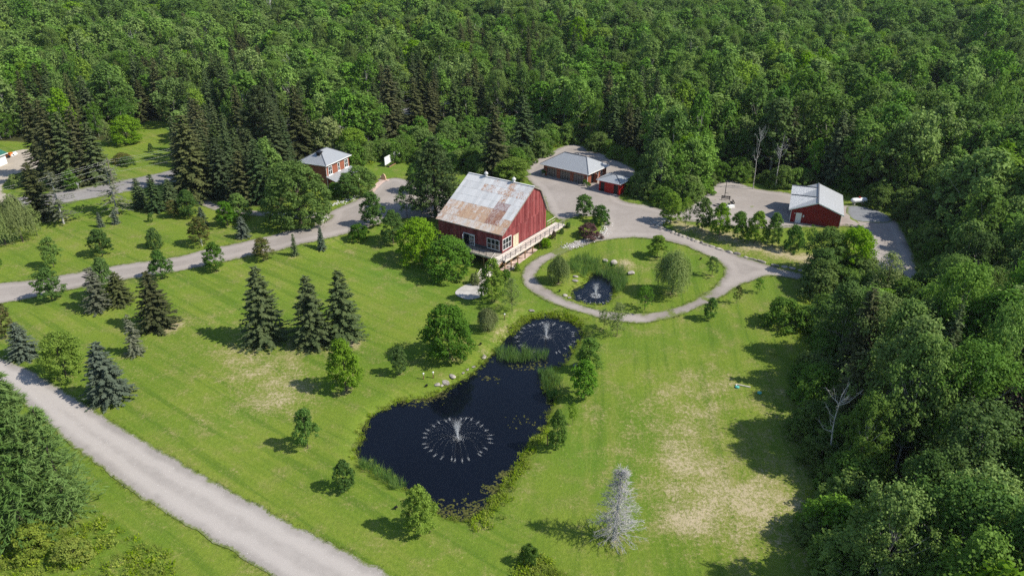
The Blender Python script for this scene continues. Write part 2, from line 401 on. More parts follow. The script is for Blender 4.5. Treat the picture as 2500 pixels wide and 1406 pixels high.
TERR_PX = [(1610,548),(1650,562),(1700,580),(1760,600),(1830,622),(1900,642),(1950,650),(2010,660),(2080,655),(2110,560),(2060,520),(1920,520),(1700,480),(1640,500)]
TERR = poly(TERR_PX)
def hgt(x, y):
    x = np.asarray(x, float); y = np.asarray(y, float); z = hbase(x, y)
    for P, wz in ((POND, WZ), (POND2, WZ2)):
        if x.ndim == 0 and (abs(x - P[:, 0].mean()) > 40 or abs(y - P[:, 1].mean()) > 60): continue
        d = sdist(x, y, P)
        cap = np.where(d < 0, wz + np.maximum(d, -3) * .45, wz + .03 + d * .42)
        z = np.where(d < 3, np.minimum(z, cap), z)
    dt = sdist(x, y, TERR)
    z = z + .35 * smooth01((.4 - dt) / 1.2)
    return z
def G(u, v): return pgnd(u, v, hgt)

# clearing and regions ----------------------------------------------
CLEAR_PX = [(-700,330),(0,345),(80,350),(230,345),(300,345),(365,296),(400,298),(432,330),(438,470),(470,484),(560,500),(640,508),(700,500),(715,440),
 (750,415),(775,395),(860,392),(885,402),(905,388),(960,376),(1000,380),(1010,398),(1090,402),(1200,420),(1290,402),(1372,345),(1400,343),(1480,368),
 (1572,420),(1570,475),(1610,492),(1690,486),(1740,455),(1782,424),(1800,428),(1850,450),(1935,452),(2070,472),(2130,486),(2215,514),(2272,580),(2304,640),
 (2304,710),(2235,764),(2150,738),(2110,690),(2040,700),(2020,712),(2005,770),(1990,850),(2000,950),(2030,1050),(2056,1150),(2076,1300),(2080,1700),(-900,1700)]
CLEAR = poly(CLEAR_PX)
ROAD_PX = [(-120,508),(60,480),(190,461),(300,440),(425,415),(500,397),(600,372),(700,343),(800,314),(900,287),(985,264),(1100,238),(1250,192),(1262,202),
 (1110,254),(990,282),(900,307),(800,336),(700,368),(600,399),(500,427),(425,446),(330,466),(200,491),(70,512),(-120,550)]
ROAD = poly(ROAD_PX)

def blob_list(L): return [(*pgnd(u, v)[:2], r, k) for u, v, r, k in L]
DRY = blob_list([(1680,1120,7.0,.32),(1700,980,6.0,.24),(1680,1260,6.0,.27),(1780,1240,5.0,.25),(1665,1130,2.8,.35),(1630,1095,2.0,.25),(1610,1205,2.6,.15),(1700,1262,2.6,.30),(1650,1275,2.2,.22),(1850,1222,1.8,.70),(1700,960,5.0,.30),(1722,905,3.0,.26),
 (1670,1040,3.5,.32),(1795,940,1.6,.42),(1800,1200,6,.22),(1900,1300,6,.28),(640,888,4.2,.42),(705,945,4.2,.46),(575,858,3.6,.34),(862,838,2.0,.75),(830,850,1.8,.45),(745,842,2.6,.48),(650,920,9,.20),
 (690,985,3.6,.30),(540,800,6,.18),(410,800,1.8,.85),(440,792,1.1,.75),(330,610,2.0,.34),(290,625,1.6,.34),(1990,1230,4,.40),(1930,1100,5,.35),(1950,980,5,.35),(1440,1010,2.5,.28),
 (1540,650,2.0,.7),(1520,640,1.6,.6),(1235,800,1.4,.55),(1200,830,1.4,.55),(1175,860,1.2,.5),(1255,780,1.2,.5),(1200,1290,1.2,.3),(1250,1215,1.4,.45),(1290,1150,1.2,.42),
 (1680,560,2.2,.75),(1720,572,2.4,.75),(1770,585,2.6,.8),(1830,605,2.8,.85),(1890,622,2.8,.85),(1950,636,2.6,.8),(1990,640,2.4,.8),(1650,548,1.8,.6),(560,1000,6,.14),(340,850,4,.22),
 (480,640,3,.2),(700,640,4,.25),(860,620,3,.25),(300,900,4,.2),(1560,1000,4,.18),(1500,1120,3,.15)])
LUSH = blob_list([(1000,690,7,.9),(930,660,5,.6),(1400,850,6,.4),(1420,1100,4,.6),(640,1000,5,.3),(1650,630,5,.5),(1870,720,6,.6),(1160,780,4,.7),(560,1040,6,.4),(1500,1180,6,.4),(930,420,5,.6),(350,540,5,.4)])
MULCH = []      # small worn rings round tree feet, filled in from the tree table

# ------------------------------------------------------------------ draped sheets (roads, yards, paths)
def resample(P, step, jit, rng, closed=True):
    out = []; n = len(P)
    for i in range(n):
        a, b = P[i], P[(i + 1) % n]; L = math.hypot(*(b - a)); k = max(1, int(L / step))
        for j in range(k):
            out.append(a + (b - a) * j / k)
    out = np.array(out); m = len(out)
    t = np.roll(out, -1, 0) - np.roll(out, 1, 0); nrm = np.stack([-t[:, 1], t[:, 0]], 1); nrm /= np.linalg.norm(nrm, axis=1)[:, None] + 1e-9
    w = rng.normal(0, 1, m); w = (w + np.roll(w, 1) + np.roll(w, -1)) / 2 + rng.normal(0, .5, m)
    return out + nrm * (w * jit)[:, None]
def smooth_poly(P, it=2):
    for _ in range(it):
        Q = np.roll(P, -1, 0); P = np.stack([.75 * P + .25 * Q, .25 * P + .75 * Q], 1).reshape(-1, 2)
    return P
def sheet(name, P, mat, off=.05, step=.5, jit=.10, hole=None, grid=1.3, seed=1, hf=hgt, flat=None, sm=2, sub=0):
    rng = np.random.default_rng(seed)
    P = smooth_poly(P, sm); B = resample(P, step, jit, rng)
    rings = [B]
    if hole is not None: rings.append(resample(smooth_poly(hole, sm), step, jit, rng))
    allp = []; edges = []
    for Rg in rings:
        k = len(allp); n = len(Rg); allp += [tuple(q) for q in Rg]; edges += [(k + i, k + (i + 1) % n) for i in range(n)]
    lo, hi = B.min(0), B.max(0)
    gx, gy = np.meshgrid(np.arange(lo[0], hi[0], grid), np.arange(lo[1], hi[1], grid)); gx = gx.ravel() + rng.uniform(-.2, .2, gx.size) * grid; gy = gy.ravel() + rng.uniform(-.2, .2, gy.size) * grid
    d = sdist(gx, gy, B); ok = d < -grid * .45
    if hole is not None: ok &= sdist(gx, gy, rings[1]) > grid * .45
    allp += list(zip(gx[ok], gy[ok]))
    r = delaunay_2d_cdt([Vector(q) for q in allp], edges, [], 0, 1e-5)
    V = np.array([(q.x, q.y) for q in r[0]]); T = np.array([f for f in r[2] if len(f) == 3])
    cen = V[T].mean(1); keep = sdist(cen[:, 0], cen[:, 1], B) < 0
    if hole is not None: keep &= sdist(cen[:, 0], cen[:, 1], rings[1]) > 0
    T = T[keep]
    # upward winding
    a, b, c = V[T[:, 0]], V[T[:, 1]], V[T[:, 2]]
    cr = (b[:, 0] - a[:, 0]) * (c[:, 1] - a[:, 1]) - (b[:, 1] - a[:, 1]) * (c[:, 0] - a[:, 0]); T[cr < 0] = T[cr < 0][:, ::-1]
    z = np.full(len(V), flat) if flat is not None else hf(V[:, 0], V[:, 1]) + off
    din = -sdist(V[:, 0], V[:, 1], B)
    if hole is not None: din = np.minimum(din, sdist(V[:, 0], V[:, 1], rings[1]))
    rim = np.clip(1 - din / .9, 0, 1); edge = np.clip(din / 2.9, 0, 1)
    me = npmesh(name, np.column_stack([V, z]), T=T, mats=[mat], attrs={'rim': ('POINT', rim), 'edge': ('POINT', edge)}, smooth=True)
    o = link(name, me); o['kind'] = 'structure'; return o

def build_ground():
    def axis(lo, hi, st, outer):
        a = list(np.arange(lo, hi + .01, st)); g = st * 1.6; x = a[-1]
        right = []
        while x < outer[1]: x += g; g *= 1.35; right.append(x)
        g = st * 1.6; x = a[0]; left = []
        while x > outer[0]: x -= g; g *= 1.35; left.append(x)
        return np.array(left[::-1] + a + right)
    X = axis(-112, 112, 1.05, (-2600, 2600)); Y = axis(34, 225, 1.05, (-700, 3800))
    gx, gy = np.meshgrid(X, Y); x = gx.ravel(); y = gy.ravel(); z = hgt(x, y)
    near = (np.abs(x) < 114) & (y < 230)
    z = z + np.where(near, .035 * np.sin(x * .37 + y * .11) * np.sin(y * .29 - x * .07), 0)
    nx = len(X); i = np.arange(len(X) - 1)[None, :] + (np.arange(len(Y) - 1) * nx)[:, None]
    Q = np.stack([i, i + 1, i + 1 + nx, i + nx], -1).reshape(-1, 4)
    dry = np.zeros_like(x); lush = np.zeros_like(x)
    for bx, by, r, k in DRY: dry += k * np.exp(-(((x - bx) ** 2 + (y - by) ** 2) / (r * r)))
    for bx, by, r in MULCH: dry += .75 * np.exp(-(((x - bx) ** 2 + (y - by) ** 2) / (r * r)))
    for bx, by, r, k in LUSH: lush += k * np.exp(-(((x - bx) ** 2 + (y - by) ** 2) / (r * r)))
    wood = smooth01((sdist(x, y, CLEAR) + 2.0) / 5.0)
    for P in (POND, POND2): wood = np.maximum(wood, .8 * smooth01((.7 - sdist(x, y, P)) / 1.2))
    me = npmesh('ground', np.column_stack([x, y, z]), Q=Q, mats=['ground'], smooth=True,
                attrs={'dry': ('POINT', np.clip(dry, 0, 1)), 'lush': ('POINT', np.clip(lush, 0, 1)), 'wood': ('POINT', wood)})
    o = link('ground', me); o['kind'] = 'structure'

GRAVEL_PX = [(-80,858),(0,868),(60,896),(130,935),(300,1045),(500,1162),(700,1272),(960,1404),(1080,1470),(760,1470),(665,1404),(470,1292),(300,1190),(235,1130),(170,1085),(90,1010),(0,935),(-80,900)]
DRIVE_PX = [(-120,712),(0,690),(90,683),(210,661),(290,646),(420,630),(495,610),(560,598),(650,577),(740,556),(800,540),(812,528),(795,520),(870,488),(905,466),(922,446),(958,432),(1000,440),(1060,455),(1100,470),
 (1110,525),(1050,535),(990,533),(935,545),(905,556),(850,571),(765,592),(690,611),(540,640),(440,664),(330,680),(140,714),(60,733),(0,742),(-120,770)]
YARD_PX = [(1276,432),(1284,405),(1330,378),(1388,350),(1420,356),(1480,380),(1560,416),(1566,440),(1550,462),(1508,478),(1520,492),(1572,500),(1620,510),(1660,520),(1690,500),(1700,484),(1752,446),(1782,424),(1796,426),(1792,440),(1815,452),(1870,466),(1930,470),
 (1990,500),(2060,500),(2120,508),(2178,528),(2205,560),(2225,610),(2245,665),(2248,705),(2215,742),(2190,742),(2150,700),(2128,660),(2118,600),(2106,560),(2060,552),(1990,556),(1935,556),(1870,560),(1800,556),(1740,548),(1690,542),(1640,538),(1612,548),
 (1640,562),(1700,584),(1800,622),(1900,655),(1990,676),(2060,690),(2060,700),(1985,694),(1900,674),(1862,676),(1800,700),(1742,738),(1700,752),(1660,772),(1600,787),(1550,792),(1500,784),(1440,772),(1360,747),(1308,722),(1278,696),(1270,672),(1282,648),(1325,622),(1378,600),
 (1430,580),(1470,565),(1478,545),(1470,530),(1400,528),(1376,548),(1338,520),(1330,490),(1300,450)]
ISLE_PX = [(1500,583),(1440,596),(1390,612),(1340,636),(1314,660),(1308,680),(1334,701),(1372,725),(1430,750),(1480,760),(1540,765),(1600,764),(1660,750),(1710,725),(1750,695),(1770,668),(1766,648),(1738,630),(1690,607),(1640,591),(1570,581)]
LANE_PX = [(470,478),(500,486),(540,503),(600,514),(700,520),(770,516),(815,522),(810,538),(740,536),(650,531),(560,524),(505,510),(462,490)]
FARM_PX = [(-120,395),(20,378),(40,366),(80,364),(98,372),(90,385),(130,398),(128,412),(80,416),(40,424),(12,446),(4,470),(40,478),(30,495),(-120,515),(-120,440)]
ASPH_PX = [(2064,500),(2110,505),(2165,522),(2185,545),(2120,545),(2070,532)]
ISLE = poly(ISLE_PX)
def build_roads():
    sheet('gravel_road', poly(GRAVEL_PX), 'gravel_pale', .05, .45, .10, seed=3, grid=.6)
    sheet('driveway', poly(DRIVE_PX), 'gravel', .05, .5, .08, seed=4)
    sheet('gravel_yard', poly(YARD_PX, hgt), 'gravel', .05, .5, .10, hole=ISLE, seed=5, sm=2)
    sheet('side_lane', poly(LANE_PX), 'gravel', .045, .5, .06, seed=6)
    sheet('farm_driveway', poly(FARM_PX), 'dirt', .06, .6, .1, seed=7)
    sheet('paved_road', ROAD, 'asphalt', .05, .7, .05, seed=8, grid=2.5)
    sheet('asphalt_pad', poly(ASPH_PX, hgt), 'asphalt_dk', .09, .5, .04, seed=9)
    for P, z, nm in ((POND, WZ, 'pond_water'), (POND2, WZ2, 'island_pond_water')):
        c = P.mean(0); d = P - c; P2 = P + d / np.linalg.norm(d, axis=1)[:, None] * .9
        sheet(nm, P2, 'water', flat=z, step=1.0, jit=0, grid=2.0, sm=1)

# ------------------------------------------------------------------ trees
def unit(v): return v / (np.linalg.norm(v, axis=-1, keepdims=True) + 1e-9)
def cards(P, Nrm, L, Wd, rng, along=None):
    """kite shaped leaves: P (n,3) centres, Nrm normals, L lengths, Wd widths"""
    n = len(P); r = rng.normal(0, 1, (n, 3)) if along is None else along
    a = unit(r - Nrm * (r * Nrm).sum(1, keepdims=True)); b = np.cross(Nrm, a)
    L = np.broadcast_to(L, (n,))[:, None]; Wd = np.broadcast_to(Wd, (n,))[:, None]
    V = np.stack([P - a * L * .5, P + b * Wd * .5 - a * L * .05, P + a * L * .5, P - b * Wd * .5 - a * L * .05], 1).reshape(-1, 3)
    return V, np.arange(n * 4).reshape(n, 4)
def tube(pts, rad, n=5):
    pts = np.asarray(pts, float); rad = np.asarray(rad, float); k = len(pts)
    d = unit(np.gradient(pts, axis=0)); up = np.array([0., 0, 1]); up2 = np.array([1., 0, 0])
    ref = np.where((np.abs(d[:, 2:3]) < .9), up, up2); a = unit(np.cross(d, ref)); b = np.cross(a, d)
    th = np.arange(n) * 2 * math.pi / n
    V = pts[:, None] + (a[:, None] * np.cos(th)[None, :, None] + b[:, None] * np.sin(th)[None, :, None]) * rad[:, None, None]
    i = np.arange(k - 1)[:, None] * n; j = np.arange(n)[None, :]
    Q = np.stack([i + j, i + (j + 1) % n, i + n + (j + 1) % n, i + n + j], -1).reshape(-1, 4)
    return V.reshape(-1, 3), Q
class Acc:
    def __init__(s): s.V = []; s.Q = []; s.T = []; s.n = 0
    def add(s, V, Q, tint=None):
        s.V.append(V); s.Q.append(Q + s.n); s.n += len(V)
        s.T.append(np.full(len(Q), .5) if tint is None else np.broadcast_to(tint, (len(Q),)))
    def arr(s): return np.concatenate(s.V), np.concatenate(s.Q), np.concatenate(s.T)

def egg(t, top=.55, low=.35):
    v = (1 - t) ** top * (t + .10) ** low; return v / ((1 - np.linspace(0, .99, 60)) ** top * (np.linspace(0, .99, 60) + .10) ** low).max()

def broadleaf(seed, h=10., r=3.2, base=.16, ncl=110, nlf=44, lf=.34, top=.55, low=.35, rc=.26, limbs=7, tr=.018, inner=.35, lobes=.2, fuzz=0.0):
    rng = np.random.default_rng(seed)
    t = np.clip(rng.random(ncl) ** .9, 0, .985); az = rng.uniform(0, 2 * math.pi, ncl)
    ph = rng.uniform(0, 6.28, 4)
    lob = 1 + lobes * np.sin(2 * az + ph[0] + 3 * t) + lobes * .8 * np.sin(3 * az + ph[1] - 5 * t) + lobes * .5 * np.sin(5 * az + ph[2] + 9 * t)
    rho = inner + (1 - inner) * np.sqrt(rng.random(ncl))
    Rr = r * egg(t, top, low) * lob * rho
    off = rng.normal(0, .05 * r, 2)
    C = np.stack([Rr * np.cos(az) + off[0] * t, Rr * np.sin(az) + off[1] * t, h * (base + (1 - base) * t * .94)], 1)
    crad = r * rc * rng.uniform(.6, 1.25, ncl); ctint = rng.random(ncl)
    A = Acc()
    # leaves
    out = unit(np.stack([np.cos(az), np.sin(az), .55 + t * .8], 1))
    k = np.repeat(np.arange(ncl), nlf); n = len(k)
    d = unit(rng.normal(0, 1, (n, 3)) + out[k] * .75)
    P = C[k] + d * (crad[k] * (rng.uniform(.35, 1.05, n) * (1 - fuzz) + np.abs(rng.normal(0, .75, n)) * fuzz))[:, None] * np.array([1, 1, .72 + .35 * fuzz])
    Nn = unit(d * .85 + rng.normal(0, .42, (n, 3)) + np.array([0, 0, .35]))
    L = lf * rng.uniform(.65, 1.35, n)
    V, Q = cards(P, Nn, L, L * rng.uniform(.55, .8, n), rng)
    A.add(V, Q, np.clip(ctint[k] * .7 + rng.random(n) * .3, 0, 1))
    crown = A.arr()
    B = Acc(); bend = rng.normal(0, .02 * h, 2)
    zz = np.linspace(-.03, .8, 6) * h; pts = np.stack([bend[0] * (zz / h) ** 2 * 3, bend[1] * (zz / h) ** 2 * 3, zz], 1)
    B.add(*tube(pts, np.linspace(1, .18, 6) * tr * h, 6))
    for i in rng.choice(ncl, min(limbs, ncl), replace=False):
        z0 = max(h * base * .8, C[i, 2] * .62); p0 = np.array([bend[0] * (z0 / h) ** 2 * 3, bend[1] * (z0 / h) ** 2 * 3, z0]); mid = (p0 + C[i]) / 2 + np.array([0, 0, -.03 * h])
        B.add(*tube([p0, mid, C[i]], np.array([.42, .28, .1]) * tr * h, 4))
    return crown, B.arr()

def spruce(seed, h=12., r=2.6, lev=36, nb=7, ns=11, sp=.46, base=.03, droop=.22, power=.82, gaps=0.0, wid=.34):
    rng = np.random.default_rng(seed); A = Acc()
    ts = []; 
    for i in range(lev):
        t = (i + rng.uniform(-.3, .3)) / lev; t = min(max(t, 0), .985)
        m = max(4, int(nb * (1.1 - .45 * t)))
        a0 = rng.uniform(0, 6.28)
        for j in range(m):
            if rng.random() < gaps: continue
            ts.append((t, a0 + j * 6.283 / m + rng.normal(0, .25), rng.uniform(.72, 1.14)))
    ts = np.array(ts); n = len(ts); t, az, lj = ts.T
    L = (r * (1 - t) ** power + .12) * lj; L *= 1 + .10 * np.sin(2 * az + seed) 
    z0 = h * (base + (1 - base) * t)
    D = np.stack([np.cos(az), np.sin(az)], 1)
    slope = -droop * (1 - t) + .35 * t
    s = (np.arange(ns) + .5) / ns
    k = np.repeat(np.arange(n), ns); ss = np.tile(s, n) ** .8 + rng.normal(0, .03, n * ns)
    ss = np.clip(ss, .08, 1.02)
    sag = -.10 * ss ** 2 + .07 * ss ** 4
    Pc = np.stack([D[k, 0] * L[k] * ss, D[k, 1] * L[k] * ss, z0[k] + L[k] * (slope[k] * ss + sag)], 1)
    bt = rng.random(n)
    for side in (-1, 0, 1):
        lat = np.stack([-D[k, 1], D[k, 0]], 1) * side
        ang = .75 if side else 0
        dirv = np.stack([D[k, 0] * math.cos(ang) + lat[:, 0] * math.sin(ang), D[k, 1] * math.cos(ang) + lat[:, 1] * math.sin(ang), slope[k] * .8 - .12 + rng.normal(0, .12, len(k))], 1)
        dirv = unit(dirv); size = sp * (.55 + .65 * (1 - ss)) * rng.uniform(.7, 1.3, len(k)) * np.clip(L[k] / (.45 * r), .45, 1.1) if side else sp * .8 * rng.uniform(.7, 1.2, len(k))
        P = Pc + dirv * size[:, None] * .5
        Nn = unit(np.stack([rng.normal(0, .35, len(k)), rng.normal(0, .35, len(k)), np.ones(len(k))], 1) + np.stack([D[k, 0], D[k, 1], np.zeros(len(k))], 1) * .35)
        V, Q = cards(P, Nn, size * 1.25, size * wid * 1.5, rng, along=dirv)
        A.add(V, Q, np.clip(bt[k] * .45 + rng.random(len(k)) * .3 + t[k] * .35, 0, 1))
    # leader
    m = 26; zz = h * rng.uniform(.95, 1.0, m); P = np.stack([rng.normal(0, .05, m), rng.normal(0, .05, m), zz], 1)
    V, Q = cards(P, unit(rng.normal(0, 1, (m, 3))), .3, .09, rng, along=np.tile([[0, 0, 1.]], (m, 1)) + rng.normal(0, .3, (m, 3))); A.add(V, Q, .6)
    crown = A.arr()
    B = Acc(); zz = np.array([-.03, .25, .6, .98]) * h
    B.add(*tube(np.stack([zz * 0, zz * 0, zz], 1), np.array([1, .72, .38, .06]) * .0145 * h, 6))
    for i in range(0, n, 5):
        B.add(*tube([(0, 0, z0[i]), (D[i, 0] * L[i] * .8, D[i, 1] * L[i] * .8, z0[i] + L[i] * (slope[i] * .8 - .05))], [.0035 * h * .6, .006], 3))
    return crown, B.arr()

def larch(seed, h=12., r=2.6):
    rng = np.random.default_rng(seed); A = Acc(); B = Acc()
    n = 300; t = rng.random(n) ** .9 * .98; az = rng.uniform(0, 6.28, n); L = (r * (1 - t) ** .88 + .22) * rng.uniform(.7, 1.15, n); z0 = h * (.02 + .97 * t)
    D = np.stack([np.cos(az), np.sin(az)], 1); sl = rng.uniform(-.05, .35, n)
    ns = 26; k = np.repeat(np.arange(n), ns); ss = rng.uniform(.12, 1.02, n * ns)
    Pc = np.stack([D[k, 0] * L[k] * ss, D[k, 1] * L[k] * ss, z0[k] + L[k] * (sl[k] * ss - .12 * ss * ss)], 1)
    dirv = unit(np.stack([D[k, 0] + rng.normal(0, .6, len(k)), D[k, 1] + rng.normal(0, .6, len(k)), sl[k] + rng.normal(.05, .35, len(k))], 1))
    sz = rng.uniform(.28, .62, len(k)); V, Q = cards(Pc + dirv * .15, unit(rng.normal(0, .5, (len(k), 3)) + np.array([0, 0, .8])), sz, sz * .15, rng, along=dirv)
    bt = rng.random(n); A.add(V, Q, np.clip(bt[k] * .5 + rng.random(len(k)) * .5, 0, 1))
    zz = np.array([-.03, .3, .98]) * h; B.add(*tube(np.stack([zz * 0, zz * 0, zz], 1), np.array([.2, .13, .02]) * h / 12, 6))
    return A.arr(), B.arr()

def pine(seed, h=13., r=4.0):
    rng = np.random.default_rng(seed); A = Acc(); B = Acc(); n = 430
    t = rng.random(n) ** .9 * .98; az = rng.uniform(0, 6.28, n); L = r * np.clip(egg(t, .72, .16), .08, 1) * rng.uniform(.55, 1.1, n); z0 = h * (.05 + .90 * t)
    D = np.stack([np.cos(az), np.sin(az)], 1)
    ns = 40; k = np.repeat(np.arange(n), ns); ss = .25 + .8 * np.sqrt(rng.random(n * ns))
    Pc = np.stack([D[k, 0] * L[k] * ss, D[k, 1] * L[k] * ss, z0[k] + L[k] * (.02 * ss + .20 * ss * ss)], 1) + rng.normal(0, .13, (len(k), 3))
    dirv = unit(np.stack([D[k, 0] + rng.normal(0, .5, len(k)), D[k, 1] + rng.normal(0, .5, len(k)), .45 + rng.normal(0, .4, len(k))], 1))
    sz = rng.uniform(.28, .52, len(k)); V, Q = cards(Pc, unit(rng.normal(0, .6, (len(k), 3)) + np.array([0, 0, .8])), sz, sz * .34, rng, along=dirv)
    bt = rng.random(n); A.add(V, Q, np.clip(bt[k] * .6 + rng.random(len(k)) * .4, 0, 1))
    zz = np.array([-.02, .4, .95]) * h; B.add(*tube(np.stack([zz * 0, zz * 0, zz], 1), np.array([.26, .18, .04]) * h / 12, 6))
    for i in range(0, n, 3): B.add(*tube([(0, 0, z0[i]), (D[i, 0] * L[i], D[i, 1] * L[i], z0[i] + L[i] * .2)], [.05, .015], 3))
    return A.arr(), B.arr()

def willow(seed, h=7., r=3.0, strands=430, nl=36):
    rng = np.random.default_rng(seed); A = Acc(); B = Acc()
    t = np.sqrt(rng.random(strands)); az = rng.uniform(0, 6.28, strands); top = h * (1 - .34 * t ** 2) * rng.uniform(.9, 1.03, strands)
    ph = rng.uniform(0, 6.28); rr = r * t * (1 + .2 * np.sin(3 * az + ph)); ln = (top - h * .05) * rng.uniform(.3, 1.0, strands) ** .8 * (.35 + .65 * t)
    k = np.repeat(np.arange(strands), nl); s = rng.random(strands * nl)
    sway = rng.normal(0, .12, (strands, 2))
    P = np.stack([np.cos(az[k]) * (rr[k] + .25 * np.sin(s * 3)) + sway[k, 0] * s, np.sin(az[k]) * (rr[k] + .25 * np.sin(s * 3)) + sway[k, 1] * s, top[k] - ln[k] * s], 1) + rng.normal(0, .13, (len(k), 3))
    al = np.tile([[0, 0, -1.]], (len(k), 1)) + rng.normal(0, .35, (len(k), 3)); sz = rng.uniform(.22, .46, len(k))
    V, Q = cards(P, unit(np.stack([np.cos(az[k]), np.sin(az[k]), np.full(len(k), .5)], 1) + rng.normal(0, .5, (len(k), 3))), sz, sz * .3, rng, along=al)
    bt = rng.random(strands); A.add(V, Q, np.clip(bt[k] * .6 + rng.random(len(k)) * .4, 0, 1))
    zz = np.array([-.03, .3, .7]) * h; B.add(*tube(np.stack([zz * 0, zz * 0, zz], 1), np.array([.2, .15, .08]) * h / 7, 6))
    for i in range(0, strands, 12): B.add(*tube([(0, 0, h * .45), (np.cos(az[i]) * rr[i] * .5, np.sin(az[i]) * rr[i] * .5, top[i] * .92), (np.cos(az[i]) * rr[i], np.sin(az[i]) * rr[i], top[i])], [.07, .045, .015], 4))
    return A.arr(), B.arr()

def dead_spruce(seed, h=9., r=1.9, nb=190, tw=13, broken=False):
    rng = np.random.default_rng(seed); A = Acc(); B = Acc()
    zz = np.array([-.03, .3, .7, 1.0]) * h; B.add(*tube(np.stack([zz * .012, zz * 0, zz], 1), np.array([.14, .105, .05, .01]) * h / 8, 6))
    for i in range(nb):
        t = rng.uniform(.08, .98); az = rng.uniform(0, 6.28); L = (r * (1 - t) ** .75 + .12) * rng.uniform(.55, 1.1); d = np.array([math.cos(az), math.sin(az), -.18 + .35 * t])
        p0 = np.array([.012 * t * h, 0, t * h]); pts = [p0, p0 + d * L * .55, p0 + d * L + np.array([0, 0, .10 * L])]
        A.add(*tube(pts, [.022, .014, .006], 3), rng.random())
        for j in range(tw):
            s = rng.uniform(.15, 1); q = p0 + d * L * s; e = unit(d[None] + rng.normal(0, .75, (1, 3)))[0]; l = rng.uniform(.18, .5) * (1.1 - .4 * s)
            A.add(*tube([q, q + e * l], [.011, .006], 3), rng.random())
    return A.arr(), B.arr()

def snag(seed, h=9., nb=14, spread=2.2):
    rng = np.random.default_rng(seed); A = Acc(); B = Acc()
    zz = np.linspace(-.02, 1, 7) * h; x = np.cumsum(rng.normal(0, .10, 7)); pts = np.stack([x, np.cumsum(rng.normal(0, .10, 7)), zz], 1)
    B.add(*tube(pts, np.linspace(.19, .04, 7) * h / 9, 6))
    for i in range(nb):
        t = rng.uniform(.5, .98); p0 = np.array([np.interp(t * h, zz, pts[:, 0]), np.interp(t * h, zz, pts[:, 1]), t * h]); az = rng.uniform(0, 6.28)
        d = np.array([math.cos(az), math.sin(az), rng.uniform(.1, .8)]); L = spread * rng.uniform(.4, 1)
        p1 = p0 + d * L * .5 + rng.normal(0, .1, 3); p2 = p0 + d * L + np.array([0, 0, .35 * L]) + rng.normal(0, .15, 3)
        A.add(*tube([p0, p1, p2], [.055, .035, .012], 4), rng.random())
        for j in range(7):
            s = rng.uniform(.2, 1); q = p0 + (p2 - p0) * s; e = unit(d[None] + rng.normal(0, .7, (1, 3)))[0]; A.add(*tube([q, q + e * rng.uniform(.3, .8)], [.02, .006], 3), rng.random())
    return A.arr(), B.arr()

